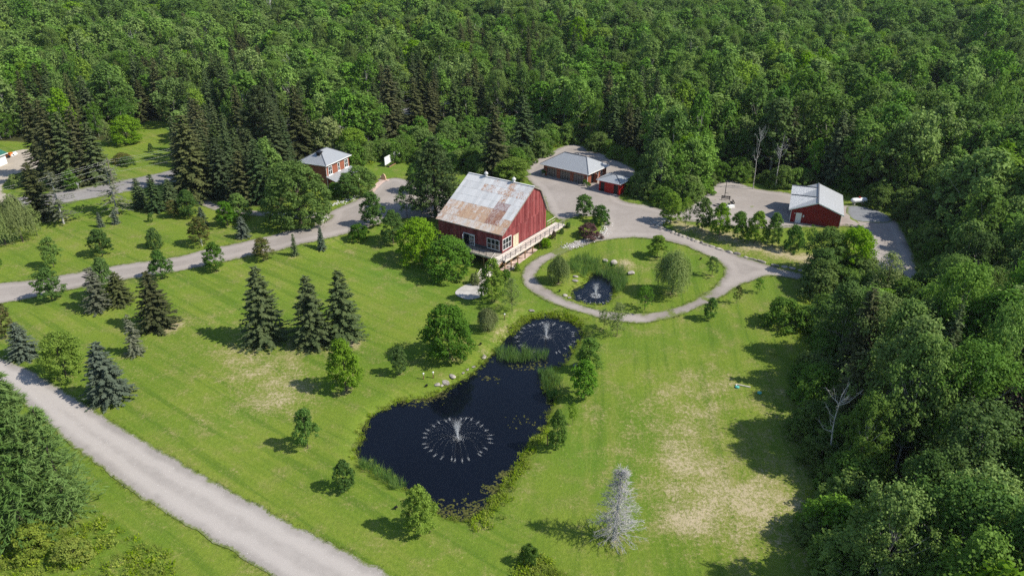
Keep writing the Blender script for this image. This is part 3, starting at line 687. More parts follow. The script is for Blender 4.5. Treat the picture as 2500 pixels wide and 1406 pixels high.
PROTO = {}
def reg(key, pair, h, r, leaf, bark='bark'):
    (V, Q, T), (V2, Q2, T2) = pair
    cm = npmesh('crown_' + key, V, Q=Q, mats=[leaf], attrs={'tint': ('FACE', T)})
    tm = npmesh('trunk_' + key, V2, Q=Q2, mats=[bark], attrs={'tint': ('FACE', T2)}, smooth=True)
    wid = np.percentile(np.hypot(V[:, 0], V[:, 1]), 97) * 2
    PROTO[key] = dict(c=cm, t=tm, h=float(np.percentile(V[:, 2], 99.7)), w=float(wid), raw=pair, leaf=leaf, bark=bark)
def build_protos():
    for i in range(4): reg(f'round{i}', broadleaf(10 + i, 10, 4.0, .10, 210, 46, .36, .46, .28, .24, 7, .018, .30, .10), 10, 4, 'leaf')
    for i in range(3): reg(f'oval{i}', broadleaf(20 + i, 10, 2.9, .12, 170, 46, .34, .58, .30, .27, 7, .018, .25, .11), 10, 2.9, 'leaf')
    for i in range(4): reg(f'young{i}', broadleaf(30 + i, 6, 1.75, .17, 110, 42, .25, .58, .34, .30, 6, .013, .20, .13), 6, 1.7, 'leaf')
    for i in range(3): reg(f'loose{i}', broadleaf(40 + i, 6, 1.9, .24, 66, 30, .24, .6, .40, .32, 14, .012, .2, .2), 6, 1.9, 'leaf')
    for i in range(2): reg(f'sparse{i}', broadleaf(50 + i, 8, 2.4, .20, 95, 24, .25, .6, .36, .36, 26, .011, .15, .2), 8, 2.4, 'leaf_pale')
    for i in range(3): reg(f'shrub{i}', broadleaf(60 + i, 3, 2.0, .03, 100, 44, .23, .40, .16, .27, 5, .014, .30, .12), 3, 2, 'leaf')
    for i in range(2): reg(f'big{i}', broadleaf(66 + i, 14, 5.8, .06, 420, 50, .40, .46, .26, .17, 10, .02, .35, .08), 14, 5.8, 'leaf')
    for i in range(4): reg(f'spruce{i}', spruce(70 + i, 11, 2.7), 11, 2.7, 'needle')
    for i in range(3): reg(f'tallspruce{i}', spruce(80 + i, 16, 3.0, 46, 7, 11, .56, .04, .3, .78, .06), 16, 3, 'needle_brown')
    for i in range(2): reg(f'thinspruce{i}', spruce(90 + i, 10, 1.9, 34, 6, 8, .40, .05, .18, .7, .28), 10, 2, 'needle_grey')
    for i in range(2): reg(f'gauntspruce{i}', spruce(95 + i, 14, 3.0, 24, 5, 8, .5, .12, .1, .45, .35, .3), 14, 3, 'needle_grey', 'bark_dead')
    for i in range(2): reg(f'smallspruce{i}', spruce(98 + i, 4, 1.1, 24, 7, 8, .24, .02, .12, .85, 0, .4), 4, 1.1, 'needle_blue')
    for i in range(3): reg(f'larch{i}', larch(110 + i), 12, 2.6, 'needle_larch')
    reg('pine0', pine(120), 13, 4, 'needle')
    for i in range(2): reg(f'willow{i}', willow(130 + i), 7, 3, 'leaf_willow')
    reg('dead0', dead_spruce(140), 9, 1.9, 'bark_dead', 'bark_dead')
    for i in range(2): reg(f'snag{i}', snag(150 + i), 9, 2, 'bark_dead', 'bark_dead')
    # woodland trees: tall, pale stems
    for i in range(6): reg(f'wood{i}', broadleaf(160 + i, 13, (3.7, 4.4, 4.0, 3.4, 4.6, 3.8)[i], (.12, .2, .16, .24, .1, .18)[i], 210, 84, .27, (.5, .42, .62, .55, .46, .7)[i], .26, .22, 40, .012, .12, .30, .75), 13, 4.4, 'leaf_wood', 'bark_pale')
    for i in range(6): reg(f'forest{i}', broadleaf(180 + i, 14, (3.4, 4.2, 3.8, 3.2, 4.4, 3.6)[i], .2, 120, 38, .50, (.5, .45, .65, .7, .42, .58)[i], .26, .26, 12, .011, .2, .26, .6), 14, 4.2, ('leaf_forest', 'leaf_forest_dark', 'leaf_aspen', 'leaf_forest', 'leaf_wood', 'leaf_aspen')[i], 'bark_pale')
    for i in range(2): reg(f'forestlime{i}', broadleaf(190 + i, 13, 4.2, .18, 120, 36, .56, .48, .26, .27, 6, .010, .3, .16), 13, 4.2, 'leaf_lime', 'bark_pale')
    for i in range(3): reg(f'sumac{i}', broadleaf(200 + i, 4.6, 2.8, .14, 80, 42, .42, .30, .2, .24, 6, .016, .4, .10), 4.6, 2.8, 'leaf_sumac')

RNG = random.Random(7)
def plant_tree(name, key, loc, h, w, label, cat='tree', leaf=None, group=None, rz=None, trunk=True, bark=None):
    p = PROTO[key]; e = empty(name, loc, RNG.uniform(0, 6.28) if rz is None else rz)
    sx = w / p['w']; e.scale = (sx, sx * RNG.uniform(.94, 1.06), h / p['h'])
    tag(e, label, cat, group)
    c = bpy.data.objects.new('crown', p['c']); COL.objects.link(c); c.parent = e
    if leaf: c.material_slots[0].link = 'OBJECT'; c.material_slots[0].material = M[leaf]
    if trunk:
        t = bpy.data.objects.new('trunk', p['t']); COL.objects.link(t); t.parent = e
        if bark: t.material_slots[0].link = 'OBJECT'; t.material_slots[0].material = M[bark]
    return e

# key, object name, leaf override, foot u, foot v, top v, width px, label
TREES = [
 ('young0','maple_tree',None,132,652,573,50,'small green maple above the drive, second tree from the left edge of the upper lawn'),
 ('young1','maple_tree','leaf_dark',251,624,555,58,'round dark maple on the upper lawn just above the drive'),
 ('shrub0','maple_tree','leaf_dark',380,604,552,43,'small ball-shaped dark maple alone on the upper lawn'),
 ('young2','maple_tree','leaf_red',491,598,526,52,'reddish-green maple with a small white sign at its foot'),
 ('young3','maple_tree','leaf_dark',127,732,648,66,'broad maple on the near verge of the drive, leftmost on that verge'),
 ('thinspruce0','spruce_tree',None,243,757,654,64,'grey half-bare spruce on the lawn below the drive'),
 ('oval0','maple_tree','leaf_dark',265,732,622,60,'tall dark maple behind the grey half-bare spruce by the drive'),
 ('spruce0','spruce_tree','needle_brown',297,740,666,58,'brownish spruce right of the dark maple below the drive'),
 ('young0','maple_tree','leaf_dark',397,682,607,56,'maple on the near verge of the drive behind the large olive spruce'),
 ('spruce1','spruce_tree','needle_brown',388,800,664,88,'large olive spruce with a bare brown ring at its foot'),
 ('young1','maple_tree','leaf',528,661,586,54,'maple on the near verge of the drive, left of the reddish one'),
 ('thinspruce1','spruce_tree','needle_grey',333,864,768,50,'thin spruce with bare grey lower branches behind the blue-grey spruce'),
 ('smallspruce0','blue_spruce',None,247,554,518,20,'small blue spruce on the upper lawn, left one of a pair'),
 ('smallspruce1','blue_spruce',None,284,547,512,20,'small blue spruce on the upper lawn, right one of a pair'),
 ('young2','maple_tree','leaf_red',14,822,736,58,'maple with red turning leaves at the left edge of the picture'),
 ('spruce2','blue_spruce','needle_blue',62,872,788,68,'blue-grey spruce at the left edge between red maple and gravel road'),
 ('round0','maple_tree','leaf_lime',163,920,793,106,'yellow-green round maple beside the gravel road'),
 ('spruce3','blue_spruce','needle_blue',270,974,838,104,'large blue-grey spruce on the verge of the gravel road'),
 ('shrub1','shrub',None,368,541,519,14,'tiny green bush alone on the upper lawn'),
 ('spruce0','spruce_tree','needle_dk',345,506,436,44,'dark young spruce beside the paved road, first of three'),
 ('spruce1','spruce_tree','needle_dk',384,516,427,48,'dark young spruce beside the paved road, middle of three'),
 ('spruce2','spruce_tree','needle_dk',421,508,438,44,'dark young spruce beside the paved road, third of three'),
 ('young3','maple_tree','leaf_red',424,530,486,38,'small reddish maple in front of the young spruces by the paved road'),
 ('oval1','maple_tree','leaf_dark',463,530,459,48,'egg-shaped green maple right of the small reddish maple'),
 ('smallspruce0','blue_spruce',None,496,552,506,30,'pale blue spruce behind the maple with the sign'),
 ('young0','maple_tree','leaf',556,553,486,52,'fresh green maple beside the side lane, in front of its taller twin'),
 ('oval2','maple_tree','leaf',588,538,468,56,'taller green maple behind the fresh green one by the side lane'),
 ('smallspruce1','blue_spruce',None,595,580,530,38,'bushy blue spruce on the lawn above the drive'),
 ('gauntspruce0','spruce_tree',None,156,546,420,78,'gaunt grey spruce with bare trunk left on the upper lawn'),
 ('tallspruce0','spruce_tree','needle_brown',104,534,398,72,'dark spruce with bare top beside the paved road at left'),
 ('gauntspruce1','spruce_tree','needle_grey',287,522,394,80,'sparse ragged spruce beside the paved road, left of the young spruces'),
 ('tallspruce1','spruce_tree','needle_brown',478,478,283,112,'broad tall olive spruce, nearest of the belt beside the paved road'),
 ('tallspruce2','spruce_tree','needle_dk',548,476,338,62,'slender dark green spruce next to the broad olive one'),
 ('tallspruce0','spruce_tree','needle_brown',600,496,370,70,'olive spruce with rounded top left of the big maple'),
 ('tallspruce1','spruce_tree','needle_dk',640,492,342,66,'dark spruce directly left of the big maple'),
 ('tallspruce2','spruce_tree','needle',588,440,315,60,'spruce behind the slender dark green one in the belt'),
 ('tallspruce0','spruce_tree','needle',622,436,318,58,'spruce in the belt in front of the wide pine'),
 ('tallspruce1','spruce_tree','needle_brown',505,410,243,66,'tall brown-tipped spruce behind the broad olive spruce'),
 ('pine0','pine_tree','needle',655,412,212,128,'wide white pine with upswept plumes above the belt of spruces'),
 ('tallspruce2','spruce_tree','needle_brown',738,392,212,74,'brown-tinted spruce right of the wide pine behind the house'),
 ('tallspruce0','spruce_tree','needle_brown',112,430,200,70,'tall brown spruce at the farm, leftmost of the row'),
 ('tallspruce1','spruce_tree','needle_brown',150,455,246,76,'brown spruce at the farm, second from left in the row'),
 ('tallspruce2','spruce_tree','needle',184,452,276,74,'spruce at the farm, third from left in the row'),
 ('tallspruce0','spruce_tree','needle_brown',216,446,262,72,'spruce with rusty top at the farm, fourth in the row'),
 ('tallspruce1','spruce_tree','needle',246,444,300,66,'spruce at the right end of the farm row by the lawn'),
 ('round1','maple_tree','leaf_lime',312,350,268,82,'bright round tree at the back of the small lawn across the road'),
 ('sparse0','sapling',None,266,357,292,32,'slight pale sapling left of the bright round tree'),
 ('young1','maple_tree','leaf',178,466,412,36,'small green tree squeezed under the farm spruces by the road'),
 ('big0','maple_tree','leaf',735,548,366,158,'very large dense maple between the side lane and the house'),
 ('smallspruce0','blue_spruce','needle_blue',786,609,556,26,'narrow blue spruce on the near verge of the drive'),
 ('smallspruce1','spruce_tree','needle_dk',721,624,572,21,'narrow dark green spruce on the near verge of the drive'),
 ('young2','maple_tree','leaf_red',644,634,577,48,'reddish-topped small maple on the near verge of the drive'),
 ('shrub2','shrub','leaf',877,588,543,48,'dense round bush beside the drive near the barn'),
 ('oval0','oak_tree','leaf_dark',912,552,462,60,'dark broadleaf tree in the drive yard, the taller of two'),
 ('oval1','oak_tree','leaf_dark',960,594,508,60,'dark broadleaf tree beside the lime maples, the nearer of two'),
 ('round2','maple_tree','leaf_lime',1026,640,514,112,'lime-green maple at the barn corner, the farther of two'),
 ('round3','maple_tree','leaf',1092,678,558,116,'green maple hiding the barn deck, the nearer of two'),
 ('spruce0','spruce_tree','needle',650,832,653,110,'large spruce on the central lawn, standing apart on the left'),
 ('spruce1','spruce_tree','needle',767,838,676,98,'large spruce on the central lawn, middle of the three'),
 ('spruce2','spruce_tree','needle',842,826,663,100,'large spruce on the central lawn, right of the three'),
 ('oval2','maple_tree','leaf_lime',846,954,820,86,'bright columnar maple below the three large spruces'),
 ('young3','maple_tree','leaf_dark',976,914,843,42,'little dark maple left of the big pond-side maple'),
 ('round0','maple_tree','leaf',1096,874,722,132,'big round maple on the lawn left of the upper pond'),
 ('young0','oak_tree','leaf_dark',752,1093,988,64,'small dark oak on the lawn left of the large pond'),
 ('young1','oak_tree','leaf_dark',843,1197,1119,56,'low dark oak at the lower left shore of the large pond'),
 ('oval0','maple_tree','leaf_lime',1027,1300,1178,84,'bright maple at the near end of the large pond'),
 ('young2','maple_tree','leaf',1437,905,822,66,'light green maple on the right shore, farther of two'),
 ('young3','maple_tree','leaf',1423,972,872,66,'light green maple on the right shore, nearer of two'),
 ('loose0','sapling','leaf_lime',1397,1037,978,27,'tiny yellow-green sapling on the right shore lawn'),
 ('oval1','maple_tree','leaf',1360,1097,993,46,'slim green tree at the right shore beside the yellow sapling'),
 ('willow1','willow_tree','leaf_pale',1190,806,750,54,'small pale weeping tree right of the big round maple'),
 ('oval2','maple_tree','leaf_lime',1201,736,622,60,'bright slim tree in front of the barn stairs'),
 ('sparse1','sapling','leaf_pale',1250,760,678,52,'thin pale tree right of the barn stairs'),
 ('young0','maple_tree','leaf_lime',1604,630,569,52,'bright young tree at the top of the island lawn'),
 ('willow0','willow_tree',None,1640,718,606,92,'pale weeping willow on the island lawn'),
 ('loose1','sapling','leaf_dark',1738,674,622,38,'small vase-shaped tree near the right end of the island'),
 ('loose2','sapling','leaf',1573,757,692,52,'open-crowned young tree in front of the willow'),
 ('willow1','willow_tree','leaf_pale',1364,690,622,56,'grey-green weeping tree at the left end of the reed bed'),
 ('sparse0','sapling','leaf_pale',1506,820,738,58,'thin brownish tree at the lower edge of the loop path'),
 ('loose0','sapling','leaf_pale',1474,802,748,34,'faint small tree left of the thin brownish one'),
 ('young1','sapling','leaf_dark',1733,780,722,34,'small dark tree on the lawn right of the loop, lowest of three'),
 ('loose1','sapling','leaf_red',1798,740,692,26,'thin tree on the lawn right of the loop, middle of three'),
 ('loose2','sapling','leaf',1853,714,675,26,'thin tree on the lawn right of the loop, topmost of three'),
 ('young2','maple_tree','leaf_dark',1425,530,470,48,'pointed dark tree between the barn ramp and the yard'),
 ('shrub0','shrub','leaf_dark',1466,546,497,52,'round dark tree right of the pointed one by the yard'),
 ('shrub1','shrub','leaf_purple',1437,580,545,62,'purple-leaved shrub above the white stone border'),
 ('shrub2','shrub','leaf_dark',1387,556,541,14,'small dark round bush beside the ramp end'),
 ('shrub0','shrub','leaf_dark',1371,570,556,13,'small dark bush below the ramp railing'),
 ('shrub1','shrub','leaf_brown',1352,582,562,15,'brownish bush under the far end of the ramp'),
 ('shrub2','shrub','leaf_lime',1332,602,580,30,'light bushy plant by the ramp posts'),
 ('shrub0','shrub','leaf_lime',1262,660,640,18,'bright bush at the corner post of the deck'),
 ('shrub1','shrub','leaf',1236,684,655,30,'green bush beside the barn stairs'),
 ('shrub2','shrub','leaf_pale',1160,694,664,26,'grassy bush left of the barn stairs'),
 ('oval0','maple_tree','leaf_lime',1637,541,465,58,'bright maple at the left end of the row before the red shed'),
 ('loose2','maple_tree','leaf_lime',1672,558,474,36,'slim maple, second from left in the row before the red shed'),
 ('young1','maple_tree','leaf',1713,564,477,50,'maple, third from left in the row before the red shed'),
 ('oval1','maple_tree','leaf_lime',1755,575,490,48,'maple, fourth from left in the row before the red shed'),
 ('young2','maple_tree','leaf',1799,587,510,46,'maple, fifth from left in the row before the red shed'),
 ('oval2','maple_tree','leaf_lime',1842,594,509,50,'maple, sixth from left in the row before the red shed'),
 ('oval2','maple_tree','leaf',1885,600,513,44,'maple, seventh from left in the row before the red shed'),
 ('shrub1','maple_tree','leaf_dark',1936,612,545,54,'low dark tree at the right end of the row before the red shed'),
 ('loose0','sapling','leaf',1975,604,545,28,'slender sapling by the red shed wall'),
 ('round1','maple_tree','leaf',2012,668,538,100,'dense rounded tree in front of the red shed, left of two'),
 ('round2','maple_tree','leaf_lime',2072,672,536,104,'yellow-tinged rounded tree in front of the red shed, right of two'),
 ('round3','maple_tree','leaf_dark',2000,690,590,84,'dark low tree at the boulder wall end'),
 ('sparse1','poplar_tree','leaf_pale',2148,745,615,86,'silvery open poplar beside the curved drive on the right'),
 ('round0','maple_tree','leaf_lime',1252,440,372,92,'yellow-green tree behind the barn ridge'),
 ('pine0','pine_tree','needle',1064,528,338,132,'broad dark pine left of the barn roof'),
 ('round1','maple_tree','leaf_dark',1018,470,385,56,'green tree tucked against the left side of the broad pine'),
 ('loose1','maple_tree','leaf_dark',994,532,446,58,'open-branched tree in the yard left of the barn'),
 ('tallspruce1','spruce_tree','needle_brown',1209,424,262,72,'tall spruce behind the barn ridge'),
 ('tallspruce2','spruce_tree','needle_dk',1277,378,234,66,'dark spruce above the sumac thicket toward the garage'),
 ('tallspruce0','spruce_tree','needle_brown',958,330,162,66,'tall brown spruce behind the white screen lawn'),
 ('tallspruce1','spruce_tree','needle_brown',1015,312,192,50,'spruce beyond the sumac thicket, left of three close together'),
 ('tallspruce2','spruce_tree','needle_brown',1054,306,203,44,'spruce beyond the sumac thicket, middle of three close together'),
 ('tallspruce0','spruce_tree','needle',1110,304,198,48,'spruce beyond the sumac thicket, right of three close together'),
 ('round2','maple_tree','leaf',879,474,392,78,'dense tree right of the house porch'),
 ('oval0','maple_tree','leaf_dark',851,484,418,58,'tree directly in front of the house porch'),
 ('round3','maple_tree','leaf_lime',866,388,296,88,'yellow-green tree behind the house'),
 ('round0','maple_tree','leaf_pale',806,380,268,92,'grey-green tree behind the house on its left'),
 ('shrub0','shrub','leaf',822,478,444,52,'clipped shrubs before the house'),
 ('shrub2','shrub','leaf_dark',902,446,418,36,'bush at the corner of the screen lawn'),
 ('tallspruce1','spruce_tree','needle_dk',1590,446,280,52,'narrow spruce at the wood edge behind the small red outbuilding'),
 ('shrub1','shrub','leaf_red',298,398,372,48,'brown-topped clipped hedge on the lawn across the road'),
 ('shrub0','shrub','leaf_dark',312,404,380,40,'dark green shrub joined to the brown-topped hedge'),
 ('shrub2','shrub','leaf_pale',47,456,422,52,'pale flowering bush in the farm turning circle'),
 ('shrub1','shrub','leaf_dark',369,372,348,14,'small dark bush on the lawn across the road'),
 ('willow0','willow_tree','leaf_pale',14,596,478,76,'soft grey-green tree at the left edge below the paved road'),
 ('willow1','willow_tree','leaf_pale',56,590,468,66,'soft grey-green tree beside the gaunt spruce at left'),
 ('sparse0','sapling','leaf_pale',92,576,500,46,'thin grey-green sapling among the soft trees at left'),
 ('young0','shrub','leaf_dark',-4,660,612,24,'dark small tree cut by the left edge above the drive'),
 ('larch0','larch_tree',None,20,1195,830,170,'feathery larch at the lower left, the farthest of the clump'),
 ('larch1','larch_tree',None,108,1262,915,205,'feathery larch at the lower left, tallest beside the road'),
 ('larch2','larch_tree',None,-50,1290,870,230,'feathery larch cut by the left edge'),
 ('larch0','larch_tree',None,172,1256,1000,150,'yellowish-green larch at the right end of the lower left clump'),
 ('larch1','larch_tree',None,60,1296,975,210,'feathery larch nearest to the meadow at the lower left'),
 ('shrub2','shrub','leaf',1291,1378,1325,46,'small bush with rough grass at the bottom edge'),
 ('dead0','dead_spruce',None,1500,1316,1142,124,'silver dead spruce standing alone on the lower lawn'),
 ('snag0','dead_tree',None,2012,1140,935,84,'bleached dead tree with forked crown at the wood edge'),
 ('snag1','dead_tree',None,2330,1330,1130,90,'pale bare tree inside the wood at lower right'),
 ('round3','copper_tree','leaf_brown',2452,1200,880,220,'brown-leaved tree in the wood at the right edge'),
 ('snag0','birch_tree',None,1838,462,300,34,'white-stemmed bare birch beside the track, left of two'),
 ('snag1','birch_tree',None,1892,462,318,30,'white-stemmed bare birch behind the shed yard, right of two'),
]
PLACED = []
def tree_spot(row):
    key, name, leaf, u, v, vt, w, label = row
    x, y, z = G(u, v); zt = toppx(x, y, vt); h = zt - z
    if key[:3] in ('rou', 'ova', 'you', 'shr', 'wil', 'big', 'loo'): h *= .93
    wm = w * depth(x, y, z + h * .4) / FPX
    if key.startswith('spruce') or key.startswith('tallspruce'): wm *= 1.08
    if key.startswith('big') or key.startswith('round') : h = max(h - .12 * wm, h * .85)
    return x, y, z, max(h, .5), wm
def plan_trees():
    for row in TREES:
        x, y, z, h, wm = tree_spot(row); PLACED.append((x, y, wm * .5))
        if row[4] > 520 and row[0][:4] not in ('lark', 'larc', 'snag', 'shru') and row[3] < 1990: MULCH.append((x, y, max(.5, .16 * wm)))
def build_trees():
    for row in TREES:
        key, name, leaf, u, v, vt, w, label = row
        x, y, z, h, wm = tree_spot(row)
        cat = 'shrub' if name == 'shrub' else 'dead tree' if name in ('dead_spruce', 'dead_tree') else 'tree'
        plant_tree(name, key, (x, y, z - .03), h, wm, label, cat, leaf, bark='bark_pale' if name == 'birch_tree' else None)

# ------------------------------------------------------------------ scattering by geometry nodes (only for uncountable stuff)
def scatter(name, protos, P, rot, scl, idx, label, cat):
    """protos: list of meshes; one object holding all instances"""
    col = bpy.data.collections.new(name + '_source')
    for i, me in enumerate(protos):
        o = bpy.data.objects.new(f'{name}_source_{i:02d}', me); col.objects.link(o)
    me = bpy.data.meshes.new(name); me.vertices.add(len(P)); me.vertices.foreach_set('co', np.asarray(P, np.float32).ravel())
    a = me.attributes.new('rot', 'FLOAT_VECTOR', 'POINT'); a.data.foreach_set('vector', np.asarray(rot, np.float32).ravel())
    a = me.attributes.new('scl', 'FLOAT_VECTOR', 'POINT'); a.data.foreach_set('vector', np.asarray(scl, np.float32).ravel())
    a = me.attributes.new('pick', 'INT', 'POINT'); a.data.foreach_set('value', np.asarray(idx, np.int32))
    me.update()
    ng = bpy.data.node_groups.new(name, 'GeometryNodeTree')
    ng.interface.new_socket('Geometry', in_out='INPUT', socket_type='NodeSocketGeometry'); ng.interface.new_socket('Geometry', in_out='OUTPUT', socket_type='NodeSocketGeometry')
    N = ng.nodes; gi = N.new('NodeGroupInput'); go = N.new('NodeGroupOutput')
    ci = N.new('GeometryNodeCollectionInfo'); ci.inputs[0].default_value = col; ci.inputs[1].default_value = True; ci.inputs[2].default_value = True
    ip = N.new('GeometryNodeInstanceOnPoints'); ip.inputs['Pick Instance'].default_value = True
    def na(n, t):
        q = N.new('GeometryNodeInputNamedAttribute'); q.data_type = t; q.inputs[0].default_value = n; return q.outputs[0]
    L = ng.links
    L.new(gi.outputs[0], ip.inputs['Points']); L.new(ci.outputs[0], ip.inputs['Instance']); L.new(na('pick', 'INT'), ip.inputs['Instance Index'])
    L.new(na('rot', 'FLOAT_VECTOR'), ip.inputs['Rotation']); L.new(na('scl', 'FLOAT_VECTOR'), ip.inputs['Scale']); L.new(ip.outputs[0], go.inputs[0])
    o = link(name, me); md = o.modifiers.new('scatter', 'NODES'); md.node_group = ng
    tag(o, label, cat, kind='stuff'); return o
def joined(key, leaf=None):
    p = PROTO[key]; (V, Q, T), (V2, Q2, T2) = p['raw']
    return npmesh('tree_' + key, np.concatenate([V, V2]), Q=np.concatenate([Q, Q2 + len(V)]), mats=[leaf or p['leaf'], p['bark']],
                  midx=np.concatenate([np.zeros(len(Q)), np.ones(len(Q2))]), attrs={'tint': ('FACE', np.concatenate([T, T2]))})

SUMAC_PX = [(925,388),(1000,378),(1012,396),(1085,400),(1200,416),(1290,398),(1366,358),(1350,318),(1200,308),(1050,308),(930,334)]
def inpoly_px(u, v, P): return sdist(np.asarray(u, float), np.asarray(v, float), np.array(P, float)) < 0
def build_forest():
    rng = np.random.default_rng(99)
    pts = []
    # jittered grid, wider spacing far away
    for y0, y1, st in ((20, 150, 4.9), (150, 300, 5.5), (300, 480, 6.9), (480, 780, 8.4)):
        for y in np.arange(y0, y1, st):
            hw = .74 * (y * .9 + 30) + 26
            for x in np.arange(-hw, hw, st): pts.append((x + rng.uniform(-.42, .42) * st, y + rng.uniform(-.42, .42) * st))
    P = np.array(pts); x, y = P.T
    ok = sdist(x, y, CLEAR) > 1.0
    ok &= sdist(x, y, ROAD) > 1.5
    for bx, by, r in PLACED: ok &= (x - bx) ** 2 + (y - by) ** 2 > (1.6 + .55 * r) ** 2
    ok &= ~((y < 110) & (x < 0)); ok &= ~((y < 50) & (x < 30))           # nothing of the left foreground is wooded
    x, y = x[ok], y[ok]; z = hgt(x, y)
    u, v = proj(x, y, z); d = depth(x, y, z + 8); n = len(x)
    u, v = np.asarray(u), np.asarray(v)
    sumac = inpoly_px(u, v, SUMAC_PX)
    thin = rng.random(n)
    pc = np.full(n, .05)
    def zone(u0, u1, v0, v1, p): pc[(u > u0) & (u < u1) & (v > v0) & (v < v1)] = p
    zone(340, 640, 230, 500, .62); zone(640, 770, 330, 500, .5); zone(570, 660, 150, 300, .7); zone(60, 270, 280, 460, .5); zone(860, 1330, 230, 330, .52); zone(900, 1560, 120, 210, .34)
    zone(1440, 1600, 300, 440, .45); zone(1850, 2250, 430, 520, .45); zone(700, 1300, 150, 230, .18)
    con = (rng.random(n) < pc) & ~sumac
    nearw = (v > 560) & (u > 1850)
    # a clump field makes neighbours alike and the canopy uneven
    fld = .5 + .5 * np.sin(x * .045 + 1.3 * np.sin(y * .031)) * np.cos(y * .038 + 1.1 * np.sin(x * .027))
    hh = 10.5 + 5.0 * fld + rng.normal(0, 2.6, n); hh = np.where(con, 13.5 + rng.normal(0, 2.4, n), hh)
    hh = np.where(nearw & ~con, 11.0 + 4.5 * fld + rng.normal(0, 1.8, n), hh)
    edge = sdist(x, y, CLEAR); hh = np.where(~con, hh * (np.where(nearw, .92, .74) + np.where(nearw, .08, .26) * smooth01(edge / 9.0)), hh)
    vcap = (u > 2070) & (u < 2265) & (v > 640) & (v < 980); hmax = np.array([max(2.5, toppx(a_, b_, 705.0 if v_ > 740 else 690.0) - c_) for a_, b_, c_, v_ in zip(x, y, z, v)]); hh = np.where(vcap, np.minimum(hh, hmax), hh)
    hh = np.where(sumac, 4.0 + rng.normal(0, .5, n), hh); hh = np.clip(hh, 3, 19)
    ww = np.where(con, 4.8 + rng.normal(0, .6, n), np.clip(hh * .66, 5.4, 10.5) * rng.uniform(.76, 1.32, n)); ww = np.where(sumac, 5.2 * rng.uniform(.8, 1.2, n), ww)
    far_ = 1 + .22 * smooth01((y - 230) / 120); ww = ww * np.where(con | sumac, 1, far_); hh = hh * np.where(con | sumac, 1, 1 + .12 * smooth01((y - 230) / 120))
    lime = (~con) & (~sumac) & ((rng.random(n) < .05) | ((fld > .93) & (rng.random(n) < .35)))
    dk = rng.random(n)
    hh = hh * np.where(rng.random(n) < .06, 1.22, 1.0); hh = np.where((u > 1990) & (u < 2220) & (v > 1000) & ~con, hh * 1.2, hh)
    infr = (u > -60) & (u < 2560) & (v < 1700) & (np.asarray(proj(x, y, z + hh)[1]) > -30) & (np.asarray(proj(x, y, z + hh)[1]) < 1406)
    # the ones that show largest become trees of their own
    size = hh / d
    single = np.zeros(n, bool)
    for mask, k in (((~con) & ~sumac, 296), (con, 150), (sumac, 120)):
        id_ = np.where(mask & infr)[0]; id_ = id_[np.argsort(-size[id_])][:k]; single[id_] = True
    def where(i):
        if v[i] > 1180: return 'at the bottom right of the wood'
        if u[i] > 1850 and v[i] > 900: return ('at the lawn edge by the dead tree' if u[i] < 2140 else 'deep in the wood near the brown tree')
        if u[i] > 1850 and v[i] > 640: return ('at the lawn edge below the curved drive' if u[i] < 2200 else 'right of the curved drive')
        if u[i] > 2060: return 'behind the propane tank' if u[i] < 2260 else 'at the right edge above the drive'
        if u[i] > 1860: return 'directly behind the red shed'
        if u[i] > 1700: return 'behind the white birches' if v[i] < 430 else 'beside the shed yard track'
        if u[i] > 1560: return 'behind the row of maples' if v[i] > 400 else 'in the wood right of the garage'
        if u[i] > 1300: return 'behind the brick garage'
        if u[i] > 900: return 'above the sumac thicket'
        if u[i] > 700: return 'behind the brick house'
        if u[i] > 420: return 'in the belt above the side lane'
        if u[i] > 250: return 'behind the lawn across the road'
        return 'behind the farmyard at left'
    def hue(lf): return {'leaf_lime': 'yellow-green', 'leaf_wood': 'olive-green', 'leaf_forest': 'mid-green', 'leaf': 'bright green', 'leaf_dark': 'dark green', 'leaf_aspen': 'grey-green', 'leaf_forest_dark': 'deep green', 'needle_brown': 'brown-tinged', 'needle': 'olive', 'needle_dk': 'blackish-green'}[lf]
    def tall(i): return 'towering' if hh[i] > 15.5 else 'tall' if hh[i] > 12.5 else 'mid-size' if hh[i] > 10 else 'low'
    made = {}
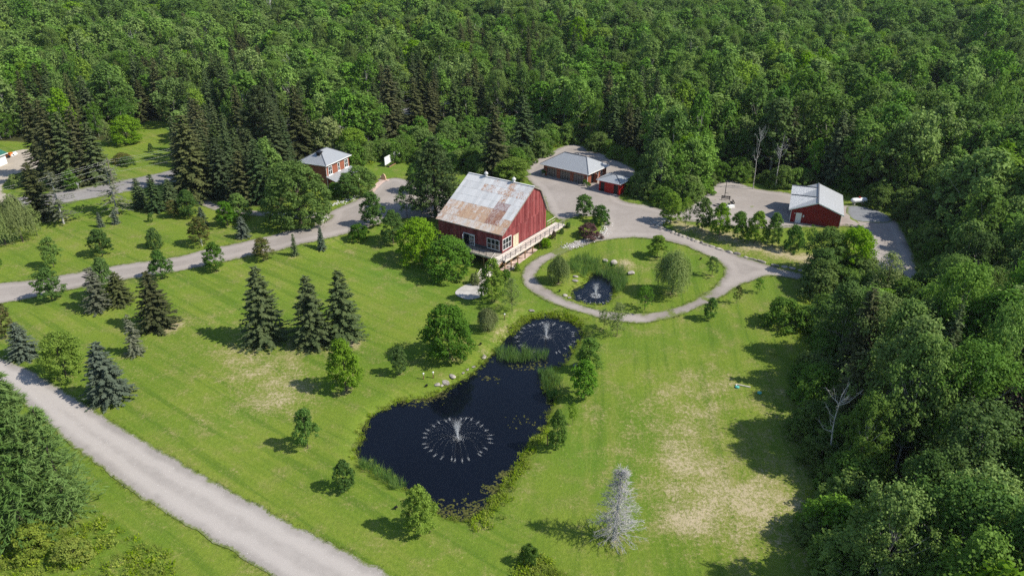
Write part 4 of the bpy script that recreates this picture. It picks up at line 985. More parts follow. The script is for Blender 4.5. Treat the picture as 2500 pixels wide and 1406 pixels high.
    for i in np.where(single)[0]:
        loc = (x[i], y[i], z[i] - .05); r = RNG.random()
        if sumac[i]:
            e_ = plant_tree('sumac_tree', f'sumac{int(r * 3)}', loc, hh[i], ww[i], ('front-row' if v[i] > 380 else 'middle-row' if v[i] > 345 else 'back-row') + ' sumac of the thicket ' + ('near the white screen' if u[i] < 1040 else 'behind the broad pine' if u[i] < 1130 else 'behind the barn' if u[i] < 1240 else 'toward the garage'), 'tree', None, 'sumacs of the thicket')
        elif con[i]:
            g = 'spruces left of the house' if u[i] < 780 else 'spruces behind barn and garage' if u[i] < 1650 else 'spruces in the right wood'
            l = {'spruces left of the house': 'spruce in the dark conifer wood left of the house', 'spruces behind barn and garage': 'spruce among the trees behind barn and garage',
                 'spruces in the right wood': 'spruce among the broadleaf trees of the right wood'}[g]
            lf = ('needle_brown', 'needle', 'needle_dk')[int(dk[i] * 3)]; e_ = plant_tree('spruce_tree', f'tallspruce{int(r * 3)}', loc, hh[i], ww[i], f'{tall(i)} {hue(lf)} forest spruce, {where(i)}', 'tree', lf, 'forest trees ' + where(i))
        else:
            near = d[i] < 105
            if u[i] > 1850 and v[i] > 640: g, l = 'trees of the wood right of the lawn', 'tall broadleaf tree in the wood right of the lawn'
            elif u[i] > 1650: g, l = 'trees behind the red shed', 'broadleaf tree of the forest behind the red shed'
            elif u[i] > 760: g, l = 'trees behind barn and garage', 'broadleaf tree of the forest behind barn and garage'
            else: g, l = 'trees behind the road at left', 'broadleaf tree of the forest beyond the paved road'
            k = f'wood{int(r * 6)}' if near else f'forest{int(r * 6)}'
            lf = 'leaf_lime' if lime[i] and not near else ('leaf_wood', 'leaf_forest', 'leaf_aspen', 'leaf_dark')[int(dk[i] * 4)] if near else ('leaf_wood', 'leaf_forest', 'leaf', 'leaf_aspen', 'leaf_forest_dark')[int(dk[i] * 5)]
            e_ = plant_tree('broadleaf_tree', k, loc, hh[i], ww[i], f'{tall(i)} {hue(lf)} broadleaf tree, {where(i)}', 'tree', lf, 'forest trees ' + where(i))
        made.setdefault(e_['label'], []).append((u[i], e_))
    ordinal = ('leftmost', 'second from left', 'third from left', 'fourth from left', 'fifth from left', 'sixth from left', 'seventh from left', 'eighth from left', 'ninth from left', 'tenth from left', 'eleventh from left', 'twelfth from left')
    for lab, L in made.items():
        if len(L) > 1:
            for q, (uu, e_) in enumerate(sorted(L, key=lambda t_: t_[0])): e_['label'] = lab + ', ' + (ordinal[q] if q < 12 else f'number {q + 1} from left')
    r = ~single
    keys = [f'forest{i}' for i in range(6)] + [f'wood{i}' for i in range(3)] + ['forestlime0', 'forestlime1'] + [f'tallspruce{i}' for i in range(3)] + [f'sumac{i}' for i in range(3)] + ['snag0', 'snag1']
    protos = [joined(k) for k in keys]
    hs = np.array([PROTO[k]['h'] for k in keys]); ws = np.array([PROTO[k]['w'] for k in keys])
    fl2 = np.sin(x * .021 + 2.1 * np.sin(y * .017 + 1)) + np.cos(y * .026 + 1.7 * np.sin(x * .013)) + rng.normal(0, .7, n)
    pick_ = np.where(fl2 > .9, rng.choice([2, 5, 5, 0], n), np.where(fl2 < -.6, rng.choice([1, 1, 4, 3], n), rng.choice([0, 3, 4, 6, 7, 8, 1, 5], n)))
    idx = np.where(sumac, 14 + rng.integers(0, 3, n), np.where(con, 11 + rng.integers(0, 3, n), np.where(lime, 9 + rng.integers(0, 2, n), pick_)))
    idx = np.where((~sumac) & (~con) & (rng.random(n) < .012), 17 + rng.integers(0, 2, n), idx)
    Pq = np.column_stack([x, y, z - .05])[r]; rot = np.zeros((r.sum(), 3)); rot[:, 2] = rng.uniform(0, 6.28, r.sum())
    k_ = np.where(idx >= 17, .62, 1.0); sc = np.column_stack([k_ * ww / ws[idx], k_ * ww / ws[idx], hh * np.where(idx >= 17, 1.05, 1) / hs[idx]])[r]
    scatter('forest', protos, Pq, rot, sc, idx[r], 'dense mixed forest reaching to the top of the picture', 'forest')

# ------------------------------------------------------------------ reeds, weeds, tufts, pads, stones
def tuft(seed, n, h, spread, lean, wid, mat, leafy=0, lf=.12):
    rng = np.random.default_rng(seed); A = Acc()
    az = rng.uniform(0, 6.28, n); r = spread * np.sqrt(rng.random(n)); hh = h * rng.uniform(.6, 1.1, n)
    al = unit(np.stack([np.cos(az) * lean + rng.normal(0, .15, n), np.sin(az) * lean + rng.normal(0, .15, n), np.ones(n)], 1))
    P = np.stack([np.cos(az) * r, np.sin(az) * r, np.zeros(n)], 1) + al * hh[:, None] * .5
    V, Q = cards(P, unit(rng.normal(0, 1, (n, 3)) * np.array([1, 1, .3])), hh, wid, rng, along=al); A.add(V, Q, rng.random(n))
    if leafy:
        k = rng.integers(0, n, leafy); s = rng.uniform(.3, 1, leafy); P2 = P[k] + al[k] * (hh[k] * (s - .5))[:, None] + rng.normal(0, .06, (leafy, 3))
        V, Q = cards(P2, unit(rng.normal(0, .6, (leafy, 3)) + np.array([0, 0, .8])), lf * rng.uniform(.6, 1.4, leafy), lf * .6, rng); A.add(V, Q, rng.random(leafy))
    V, Q, T = A.arr()
    return npmesh('tuft', V, Q=Q, mats=[mat], attrs={'tint': ('FACE', T)})
def rand_in(Ppoly, dens, rng, hf=hgt):
    lo, hi = Ppoly.min(0), Ppoly.max(0); n = int(dens * (hi - lo).prod()); q = rng.uniform(lo, hi, (n, 2))
    q = q[sdist(q[:, 0], q[:, 1], Ppoly) < 0]; return np.column_stack([q, hf(q[:, 0], q[:, 1])])
def along(PL, dens, width, rng, hf=hgt, closed=False):
    out = []; n = len(PL)
    for i in range(n if closed else n - 1):
        a, b = PL[i], PL[(i + 1) % n]; L = math.hypot(*(b - a)); m = rng.poisson(dens * L)
        t = rng.random(m)[:, None]; nrm = np.array([-(b - a)[1], (b - a)[0]]) / max(L, 1e-6); out.append(a + (b - a) * t + nrm * rng.normal(0, width, m)[:, None])
    q = np.concatenate(out); return np.column_stack([q, hf(q[:, 0], q[:, 1])])
def strew(name, protos, P, smin, smax, label, cat, rng, tilt=.08, pick=None):
    n = len(P); rot = np.column_stack([rng.normal(0, tilt, n), rng.normal(0, tilt, n), rng.uniform(0, 6.28, n)]); s = rng.uniform(smin, smax, n)
    return scatter(name, protos, P, rot, np.column_stack([s, s, s * rng.uniform(.85, 1.2, n)]), rng.integers(0, len(protos), n) if pick is None else pick, label, cat)
def build_plants():
    rng = np.random.default_rng(5)
    reedP = [tuft(i, 16, 1.9, .35, .22, .05, 'reed') for i in range(3)]
    sedgeP = [tuft(10 + i, 26, .8, .3, .5, .035, 'sedge') for i in range(3)]
    weedP = [tuft(20 + i, 12, .6, .35, .5, .035, 'weed', 60, .17) for i in range(4)]
    grassP = [tuft(30 + i, 18, .30, .2, .6, .022, 'grassblade') for i in range(3)]
    # cattails on the island pond
    q = rand_in(poly([(1385,640),(1420,628),(1470,636),(1520,655),(1532,690),(1520,712),(1502,716),(1495,690),(1470,664),(1440,662),(1428,676),(1400,668),(1382,655)]), 5.0, rng)
    q[:, 2] = np.maximum(q[:, 2], WZ2 - .1)
    strew('reeds', reedP, q, .5, .95, 'tall green cattails round the island pond', 'reeds', rng)
    # reed bed across the strait and near-left shore of the large pond
    q = np.concatenate([rand_in(np.array([unp(u, v, WZ)[:2] for u, v in P]), d, rng) for P, d in (
        ([(1212,858),(1240,850),(1300,860),(1340,868),(1330,885),(1290,882),(1250,888),(1215,880)], 7), ([(878,1135),(905,1140),(955,1170),(985,1192),(975,1208),(940,1190),(900,1165),(880,1150)], 8),
        ([(1315,905),(1345,905),(1372,940),(1368,975),(1345,980),(1330,950)], 7))])
    q[:, 2] = np.maximum(q[:, 2], WZ - .1)
    strew('reeds', reedP, q, .45, .85, 'green reeds standing in the shallows of the large pond', 'reeds', rng)
    sh = along(smooth_poly(POND, 1), 9, .34, rng, closed=True); sh = np.concatenate([sh, along(smooth_poly(POND2, 1), 7, .35, rng, closed=True)])
    sh[:, 2] = np.maximum(sh[:, 2], -.45)
    strew('sedge', sedgeP + weedP[:2], sh, .28, .62, 'yellow-green sedge fringing the ponds', 'sedge', rng)
    # lusher bank: right shore and top of the upper pond
    bank = np.concatenate([along(np.array([unp(u, v, 0)[:2] for u, v in L]), 14, .55, rng) for L in (
        [(1342,1050),(1300,1082),(1284,1116),(1268,1146),(1244,1174),(1224,1210),(1200,1246),(1180,1268)], [(1245,808),(1272,784),(1298,770),(1340,764),(1386,772),(1420,792)], [(1150,1282),(1190,1270)])])
    strew('weeds', weedP, bank, .45, .8, 'lush weeds along the pond banks', 'weeds', rng)
    # wild meadow at the lower left
    me_ = rand_in(poly([(-80,1300),(60,1285),(160,1300),(260,1262),(330,1300),(410,1350),(470,1420),(480,1480),(-80,1480)]), 6.5, rng)
    fl_ = .5 + .5 * np.sin(me_[:, 0] * 1.1 + 2 * np.sin(me_[:, 1] * .7)) * np.cos(me_[:, 1] * .9); me_ = me_[rng.random(len(me_)) < .25 + .75 * fl_]
    strew('meadow', weedP + sedgeP[:2] + grassP + [joined('shrub1', 'weed')], me_, .35, 1.1, 'rough yellow-green meadow at the lower left corner', 'meadow', rng, pick=np.where(rng.random(len(me_)) < .003, 9, rng.integers(0, 9, len(me_))))
    m2 = rand_in(poly([(1262,1360),(1300,1352),(1345,1372),(1385,1410),(1400,1450),(1250,1450)]), 9, rng)
    strew('tall_grass', sedgeP + weedP, m2, .6, 1.0, 'tuft of rough grass at the bottom edge of the picture', 'grass', rng)
    # grass overhanging the road edges and dotting the lawn
    e = np.concatenate([along(smooth_poly(poly(P), 2), 5.0, .16, rng, closed=True) for P in (GRAVEL_PX, DRIVE_PX, ISLE_PX, YARD_PX)])
    e = e[(e[:, 1] < 160)]; e[:, 2] += .02
    strew('grass', grassP, e, .35, .85, 'grass growing along the gravel edges', 'grass', rng)
    # rough growth at the wood edge
    w = along(CLEAR[16:55], 4.5, 1.6, rng); w = w[(w[:, 1] < 230) & (sdist(w[:, 0], w[:, 1], poly(YARD_PX)) > .4)]
    strew('undergrowth', weedP + [joined('shrub0', 'leaf_wood')], w, .8, 1.5, 'weeds and low bushes along the wood edge', 'undergrowth', rng, pick=np.where(rng.random(len(w)) < .85, rng.integers(0, 4, len(w)), 4))
    # lily pads / pond weed: little flat discs
    pads = []
    for (u, v, rx, n) in ((1090,1258,3.4,190),(1140,1256,3.4,190),(1185,1242,2.2,110),(1215,1195,1.6,150),(1240,1160,1.3,110),(1010,975,2.6,150),(1055,965,2.0,160),(1200,925,1.6,18),(1280,1030,2.4,20),(1270,896,2.0,26),(1310,890,1.8,36),(1332,930,1.2,36)):
        c = unp(u, v, WZ); q = rng.normal(0, 1, (n, 2)) * np.array([rx * .5, rx * .28]) + np.array(c[:2]); pads.append(q)
    q = np.concatenate(pads); q = q[sdist(q[:, 0], q[:, 1], POND) < .2]
    th = np.linspace(0, 6.283, 7)[:-1]; V = np.column_stack([np.cos(th) * .13, np.sin(th) * .13, np.zeros(6)])
    pad = npmesh('lily_pad', np.vstack([V, V + [.16, .10, .004]]), Q=[(0, 1, 2, 3), (0, 3, 4, 5), (6, 7, 8, 9), (6, 9, 10, 11)], mats=['lily'], attrs={'tint': ('FACE', [.2, .2, .9, .9])})
    strew('lily_pads', [pad], np.column_stack([q, np.full(len(q), WZ + .012)]), .3, .95, 'olive pond weed and lily pads floating near the shores', 'pond weed', rng, 0)

def rock_mesh(seed, sub=2, squash=.65, rough=.22):
    import bmesh
    bm = bmesh.new(); bmesh.ops.create_icosphere(bm, subdivisions=sub, radius=.5); rng = np.random.default_rng(seed)
    D = unit(rng.normal(0, 1, (9, 3))); O = rng.uniform(.30, .46, 9)
    for v in bm.verts:
        p = np.array(v.co)
        for d, o in zip(D, O):
            k = p @ d
            if k > o: p = p - d * (k - o) * .9
        v.co = Vector(p * (1 + rng.normal(0, rough * .12, 3))) * 1.0; v.co.z *= squash
    me = bpy.data.meshes.new('rock'); bm.to_mesh(me); bm.free(); return me
def build_stones():
    rng = np.random.default_rng(31)
    rocks = [rock_mesh(i) for i in range(6)]
    for r in rocks: r.materials.append(M['stone'])
    small = [rock_mesh(20 + i, 1) for i in range(3)]
    for r in small: r.materials.append(M['stone_white'])
    # retaining wall of boulders under the tree row
    line = [(1588,545),(1612,556),(1640,568),(1672,580),(1700,590),(1735,602),(1770,613),(1805,624),(1840,635),(1870,644),(1900,651),(1930,656),(1955,660)]
    w = empty('boulder_wall', G(1770, 613)); tag(w, 'low retaining wall of pale boulders below the tree row', 'stone wall')
    P = np.array([G(u, v) for u, v in line]); seg = np.linalg.norm(np.diff(P[:, :2], axis=0), axis=1); tot = seg.sum(); cum = np.concatenate([[0], np.cumsum(seg)]); s = 0; k = 0
    while s < tot:
        L = rng.uniform(.55, 1.6) * (1.15 if s > tot * .45 else .8)
        p = [np.interp(s, cum, P[:, j]) for j in range(3)]; i = min(np.searchsorted(cum, s, 'right') - 1, len(seg) - 1); a = math.atan2(*(P[i + 1] - P[i])[[1, 0]])
        o = link('boulder', rocks[k % 6], None, w); o.location = Vector((p[0], p[1], p[2] + .05)) - w.location + Vector((0, rng.normal(0, .12), 0)); o.rotation_euler = (0, 0, a + rng.normal(0, .15)); o.scale = (L * rng.uniform(.95, 1.15), rng.uniform(.55, 1.05), rng.uniform(.55, 1.35)); s += L * rng.uniform(.9, 1.25); k += 1
    # boulders round the ponds, each a thing
    B = [(1068,940,.9,'flat boulder on the left shore of the large pond, leftmost of the shore stones'),(1089,935,1.3,'large flat boulder on the left shore, widest of the shore stones'),(1105,919,1.1,'flat boulder on the left shore above the widest one'),
     (1078,942,.6,'small stone between the two lowest shore boulders'),(1131,911,.5,'small boulder near the bend of the left shore, first of the upper stones'),(1142,902,.6,'small boulder near the bend of the left shore, second of the upper stones'),(1156,896,.6,'small boulder near the bend of the left shore, third of the upper stones'),
     (1182,872,1.0,'upright stone at the narrow between the two ponds'),(1298,760,.9,'pale boulder at the top of the upper pond'),(1404,893,.8,'pale stone under the maples on the right shore'),
     (1405,676,.9,'boulder left of the reed bed, upper of two'),(1404,686,1.0,'boulder left of the reed bed, lower of two'),(1380,722,.9,'boulder at the lower left shore of the island pond, larger of two'),(1390,727,.7,'boulder at the lower left shore of the island pond, smaller of two'),
     (1500,642,1.7,'flat pale boulder behind the reed bed'),(1541,668,1.5,'pale boulder right of the reed bed'),(1478,639,1.2,'boulder behind the reed bed, left of the flat pale one'),(1553,755,.0,''),
     (1246,652,1.2,'grey boulder under the barn deck, left of two'),(1252,656,1.1,'grey boulder under the barn deck, right of two'),(1246,682,.6,'small pale stone beside the green bush at the stairs'),(1776,472,.8,'white boulder beside the lamp post')]
    for j, (u, v, sz, lab) in enumerate(B):
        if not lab: continue
        o = link('boulder', rocks[j % 6]); x, y, z = G(u, v); o.location = (x, y, z + .08 * sz); o.rotation_euler = (0, 0, rng.uniform(0, 6)); o.scale = (sz * 1.1, sz * .8, sz * .55); tag(o, lab, 'boulder', 'boulders round the ponds and barn')
    # white stone borders: too many to count
    for nm, L, dens, wd, lab in (('white_stones', [(1372,606),(1410,598),(1440,588),(1465,576),(1480,562),(1484,545)], 22, .45, 'curved border of white stones above the loop path'),
            ('white_stones', [(770,548),(785,541),(798,530)], 26, .5, 'white stones under the big maple at the drive'), ('white_stones', [(805,502),(830,496),(860,486),(885,474)], 22, .5, 'white stone border between the house trees and the yard'),
            ('white_stones', [(1596,550),(1606,545),(1622,541),(1632,536)], 26, .55, 'white stones at the foot of the first row maple')):
        q = along(np.array([G(u, v)[:2] for u, v in L]), dens, wd, rng); q[:, 2] += .04
        strew(nm, small, q, .12, .34, lab, 'stones', rng, .4)
    # gravel scatter on the pale road
    q = rand_in(poly(GRAVEL_PX), 2.2, rng); q[:, 2] += .05
    strew('loose_gravel', small, q, .03, .085, 'loose stones on the pale gravel road', 'gravel', rng, .5)

# ------------------------------------------------------------------ building helpers
def V3(*a): return Vector(a)
def window(parent, o, u, n, w, h, cols, rows, frame='white', glass='glass', fw=.09, name='window', label=None):
    """framed window on a wall: o lower corner, u along the wall, n outwards; panes are sub-parts"""
    o, u, n = Vector(o), Vector(u), Vector(n); z = V3(0, 0, 1); g = Geo()
    def bx(a0, a1, b0, b1, d0, d1):
        p = [o + u * a + z * b + n * d for d in (d0, d1) for a, b in ((a0, b0), (a1, b0), (a1, b1), (a0, b1))]; g.raw(p, BOXF)
    bx(-fw, w + fw, -fw, 0, .0, .09); bx(-fw, w + fw, h, h + fw, .0, .09); bx(-fw, 0, 0, h, .0, .085); bx(w, w + fw, 0, h, .0, .085)
    for i in range(1, cols): bx(w * i / cols - fw * .4, w * i / cols + fw * .4, 0, h, .0, .075)
    for j in range(1, rows):
        for i in range(cols): bx(w * i / cols + fw * .4, w * (i + 1) / cols - fw * .4, h * j / rows - fw * .28, h * j / rows + fw * .28, .0, .07)
    f = g.build(name, frame, parent)
    if label: f['label'] = label
    for i in range(cols):
        for j in range(rows):
            a0, a1, b0, b1 = w * i / cols, w * (i + 1) / cols, h * j / rows, h * (j + 1) / rows
            p = [o + u * a + z * b + n * d for d in (.02, .035) for a, b in ((a0, b0), (a1, b0), (a1, b1), (a0, b1))]
            Geo().raw(p, BOXF).build('pane', glass, f)
    return f
def wall_run(g, axis, fixed, th, a0, a1, z0, z1, holes):
    """wall of boxes along axis with rectangular holes (h0, h1, hz0, hz1)"""
    def bx(s0, s1, b0, b1):
        if s1 - s0 < .01 or b1 - b0 < .01: return
        g.box((s0, fixed, b0), (s1, fixed + th, b1)) if axis == 'x' else g.box((fixed, s0, b0), (fixed + th, s1, b1))
    c = a0
    for h0, h1, hz0, hz1 in sorted(holes):
        bx(c, h0, z0, z1); bx(h0, h1, z0, hz0); bx(h0, h1, hz1, z1); c = h1
    bx(c, a1, z0, z1)
def hip_roof(parent, x0, x1, y0, y1, z0, rise, th=.14, along='y', inset=None, mats=('seamX', 'seamY'), name='roof'):
    """hip roof as one part of four slabs plus ridge caps; ridge runs along the given axis"""
    r = empty(name, (0, 0, 0)); r.parent = parent
    if along == 'y':
        k = inset if inset is not None else (x1 - x0) / 2; xm = (x0 + x1) / 2; A, B = (xm, y0 + k, z0 + rise), (xm, y1 - k, z0 + rise)
        faces = [([(x0, y1, z0), (x0, y0, z0), A, B], 1), ([(x1, y0, z0), (x1, y1, z0), B, A], 1), ([(x0, y0, z0), (x1, y0, z0), A], 0), ([(x1, y1, z0), (x0, y1, z0), B], 0)]
    else:
        k = inset if inset is not None else (y1 - y0) / 2; ym = (y0 + y1) / 2; A, B = (x0 + k, ym, z0 + rise), (x1 - k, ym, z0 + rise)
        faces = [([(x0, y0, z0), (x1, y0, z0), B, A], 0), ([(x1, y1, z0), (x0, y1, z0), A, B], 0), ([(x0, y1, z0), (x0, y0, z0), A], 1), ([(x1, y0, z0), (x1, y1, z0), B], 1)]
    for pts, mi in faces: Geo().slab(pts, th).build('roof_plane', mats[mi], r)
    g = Geo(); g.bar(V3(*A) + V3(0, 0, .03), V3(*B) + V3(0, 0, .03), .22, .08)
    ends = {A: [(x0, y0, z0), (x1, y0, z0)] if along == 'y' else [(x0, y0, z0), (x0, y1, z0)], B: [(x0, y1, z0), (x1, y1, z0)] if along == 'y' else [(x1, y0, z0), (x1, y1, z0)]}
    for q, cs in ends.items():
        for c in cs: g.bar(V3(*q) + V3(0, 0, .02), V3(*c) + V3(0, 0, .02), .16, .06)
    g.build('ridge_cap', 'greyblock', r)
    g = Geo()
    for a, b in (((x0, y0), (x1, y0)), ((x1, y0), (x1, y1)), ((x1, y1), (x0, y1)), ((x0, y1), (x0, y0))): g.bar((*a, z0 - th * .6), (*b, z0 - th * .6), .12, .16)
    g.build('gutter', 'white' if name == 'roof' else 'greytrim', r)
    return r

# ------------------------------------------------------------------ barn
BARN_RZ = R(56.25); BARN_O = V3(-1.676, 112.13, 2.73)
def build_barn():
    b = empty('barn', BARN_O, BARN_RZ); tag(b, 'large weathered red barn with rusty tin roof and raised deck', 'barn')
    Wd, Ln, ze, xr, zr, xk, zk = 14.1, 13.62, 3.51, 9.6, 9.06, 11.84, 7.85
    prof = [(0, 0), (Wd, 0), (Wd, ze), (xk, zk), (xr, zr), (0, ze)]
    def top(x):
        xs = [0, xr, xk, Wd]; zs = [ze, zr, zk, ze]; return float(np.interp(x, xs, zs))
    rng = random.Random(3)
    def gable(y0, y1):
        g = Geo(); n = len(prof); v = [(x, y0, z) for x, z in prof] + [(x, y1, z) for x, z in prof]
        g.raw(v, [tuple(range(n)), tuple(range(2 * n - 1, n - 1, -1))] + [(i, i + n, (i + 1) % n + n, (i + 1) % n) for i in range(n)]); return g
    gw = gable(.0, .15).build('gable_wall', 'board', b); gable(Ln - .15, Ln).build('gable_wall', 'board', b)
    ew = box('side_wall', 'board', b, (0, .151, 0), (.15, Ln - .151, ze - .05)); box('side_wall', 'board', b, (Wd - .15, .151, 0), (Wd, Ln - .151, ze - .05))
    # vertical boards, two tiers on the gable; openings left free
    bw = .31
    def board(parent, face, a, z0, z1, z1b, lift):
        g = Geo(); w = bw - .012; d0, d1 = -.012, -.012 - .022 - lift
        if face == 'g': v = [(a, d0, z0), (a + w, d0, z0), (a + w, d1, z0), (a, d1, z0), (a, d0, z1), (a + w, d0, z1b), (a + w, d1, z1b), (a, d1, z1)]
        else: v = [(d0, a, z0), (d0, a + w, z0), (d1, a + w, z0), (d1, a, z0), (d0, a, z1), (d0, a + w, z1b), (d1, a + w, z1b), (d1, a, z1)]
        g.raw(v, BOXF).build('board', 'board', parent)
    n = int(Wd / bw)
    for i in range(n):
        a = i * Wd / n; t0, t1 = top(a) - .08, top(a + bw) - .08; seam = 3.5 + rng.choice((0, 0, 0, .25, -.2)); m = a + bw / 2; lo = .02
        if -.1 < m < 2.68: board(gw, 'g', a, .02, .40, .40, 0); lo = 2.42
        if 3.15 < m < 4.98: lo = 2.08
        if min(t0, t1) > seam + .6:
            if lo < seam: board(gw, 'g', a, lo, seam, seam, rng.uniform(0, .008))
            board(gw, 'g', a, seam - .05, t0, t1, .014 + rng.uniform(0, .012))
        else: board(gw, 'g', a, lo, t0, t1, rng.uniform(0, .01))
    n = int(Ln / bw)
    for i in range(n):
        a = i * Ln / n; m = a + bw / 2; t = ze - .06; lo = .45
        if .40 < m < 3.10: lo = 2.15
        if 5.6 < m < 8.15: lo = 1.95
        board(ew, 'e', a, lo, t, t, rng.uniform(0, .012))
    g = Geo()      # grey skirting under the windows of the shaded side
    for a0, a1 in ((0, 5.66), (8.1, Ln)): box('skirting', 'greytrim', b, (-.07, a0, .02), (-.012, a1, .44))
    pass
    g = Geo().box((-.075, -.085, 0), (.05, -.012, ze - .1)); g.build('corner_board', 'board', b)
    # windows and doors
    window(b, (.12, -.05, .48), (1, 0, 0), (0, -1, 0), 2.45, 1.85, 3, 2, name='window', label='white three-part window on the sunny gable')
    window(b, (-.05, 2.98, .40), (0, -1, 0), (-1, 0, 0), 2.42, 1.70, 3, 2, name='window', label='white three-part window on the shaded side')
    d = window(b, (3.30, -.05, .10), (1, 0, 0), (0, -1, 0), 1.52, 1.85, 2, 4, frame='cream', glass='cream', name='door', label='cream double door')
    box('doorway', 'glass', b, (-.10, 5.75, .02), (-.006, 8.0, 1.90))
    g = Geo().box((-.16, 5.66, 1.90), (-.012, 8.08, 2.02)).box((-.15, 5.66, 0), (-.012, 5.76, 1.9)).box((-.15, 7.98, 0), (-.012, 8.08, 1.9)); g.build('door_frame', 'white', b)
    window(b, (-.11, 6.58, .08), (0, -1, 0), (-1, 0, 0), .80, 1.74, 2, 3, name='door', fw=.07, label='closed glazed leaf')
    lf = window(b, (-.18, 7.98, .08), (-.86, -.5, 0), (-.5, .86, 0), .80, 1.74, 2, 3, name='door', fw=.07, label='glazed leaf standing open')
    # roof: tin sheets laid in courses on the long slope
    rf = Geo().slab([(-.28, -.22, ze - .26), (xr, -.22, zr - .03), (xr, Ln + .22, zr - .03), (-.28, Ln + .22, ze - .26)], .08).build('roof', 'deckgrey', b)
    ex = V3(xr + .34, 0, zr - (ze - .22)); S = ex.length; ed = ex.normalized(); nd = V3(-ed.z, 0, ed.x); base = V3(-.34, 0, ze - .22)
    rows = 7; cols = 21; y0, y1 = -.28, Ln + .28
    for r in range(rows):
        for c in range(cols):
            s0, s1 = S * r / rows, S * (r + 1) / rows + .08; a0 = y0 + (y1 - y0) * c / cols; a1 = y0 + (y1 - y0) * (c + 1) / cols + .03
            lift = .035 + .012 * (rows - r) * .3 + .006 * (c % 2) + rng.uniform(0, .008)
            p = [base + ed * s + V3(0, a, 0) + nd * (lift + k + (.02 if s == s0 else 0)) for k in (0, .012) for s, a in ((s0, a0), (s1, a0), (s1, a1), (s0, a1))]
            o = Geo().raw(p, BOXF).build('roof_sheet', 'sheet', rf)
            fs = (r + .5) / rows; ym = (a0 + a1) / 2
            rust = .0; red = 0; tan = 0
            if fs < .5: rust = .56 + .2 * rng.random(); tan = .55
            if fs < .15: tan = .9; rust = .42
            if .15 < fs < .30 and 3.6 < ym < 10.2: rust = .70 + .2 * rng.random()
            if .30 < fs < .45 and 6 < ym < 8.5 and rng.random() < .5: rust = .7
            if 1.5 < ym < 4.2 and .15 < fs < .55: red = .60 if ym > 1.9 or fs < .4 else .3; 
            if ym < 1.5 and fs < .3: rust = .75; red = .35
            if ym <= 1.5 and fs > .3: rust = .15; tan = 0
            if ym > 11.5 and fs < .45: tan = .7; rust = .5
            if .72 < fs < .86 and ym < 9.4: rust = .40; red = .18
            if fs > .86 and ym < 8: rust = .24
            if 3.4 < ym < 4.3 and fs > .5: rust = .5; red = .3
            o.color = (rust * rng.uniform(.65, 1.2), red * (1 if red > .5 else rng.uniform(0, 1.5)), tan * rng.uniform(.6, 1.2), 1)
    Geo().slab([(xr, -.28, zr + .02), (xk + .12, -.28, zk + .06), (xk + .12, Ln + .28, zk + .06), (xr, Ln + .28, zr + .02)], .07).build('upper_roof_slope', 'sheet', rf).color = (.1, 0, 0, 1)
    Geo().slab([(xk + .12, -.28, zk + .05), (Wd + .42, -.28, ze - .25), (Wd + .42, Ln + .28, ze - .25), (xk + .12, Ln + .28, zk + .05)], .07).build('lower_roof_slope', 'sheet', rf).color = (.2, 0, .1, 1)
    Geo().bar((xr, -.3, zr + .08), (xr, Ln + .3, zr + .08), .34, .06).build('ridge_cap', 'sheet', rf).color = (.05, 0, 0, 1)
    g = Geo()
    for p, q in (((-.36, -.27, ze - .28), (xr, -.27, zr - .10)), ((xr, -.27, zr - .06), (xk + .1, -.27, zk - .03)), ((xk + .1, -.27, zk - .03), (Wd + .4, -.27, ze - .33))): g.bar(p, q, .06, .18)
    g.build('barge_board', 'deckgrey', rf)
    for y in (10.0, 4.0):
        v = Geo().cyl((xr, y, zr + .02), (xr, y, zr + .55), .26, .20).cyl((xr, y, zr + .55), (xr, y, zr + .75), .38, .34).cyl((xr, y, zr + .75), (xr, y, zr + 1.0), .34, .05).build('roof_vent', 'sheet', b); v.color = (.1, 0, .1, 1)
        Geo().cyl((xr, y, zr + .95), (xr, y, zr + 1.3), .03, .02, 6).build('finial', 'deckgrey', v)
    # basement storey under the deck
    g = Geo(); wall_run(g, 'y', .02, .3, .1, Ln - .1, -2.9, -.02, [(3.3, 6.4, -2.9, -.9)]); g.build('basement_wall', 'redwall', b)
    g = Geo(); g.box((.35, .02, -2.9), (Wd - .1, .3, -.02)).box((Wd - .3, .32, -2.9), (Wd, Ln - .02, -.02)).box((.35, Ln - .3, -2.9), (Wd - .32, Ln, -.02)); g.build('foundation', 'greyblock', b)
    box('basement_doorway', 'black', b, (.10, 3.3, -2.9), (.2, 6.4, -.9))

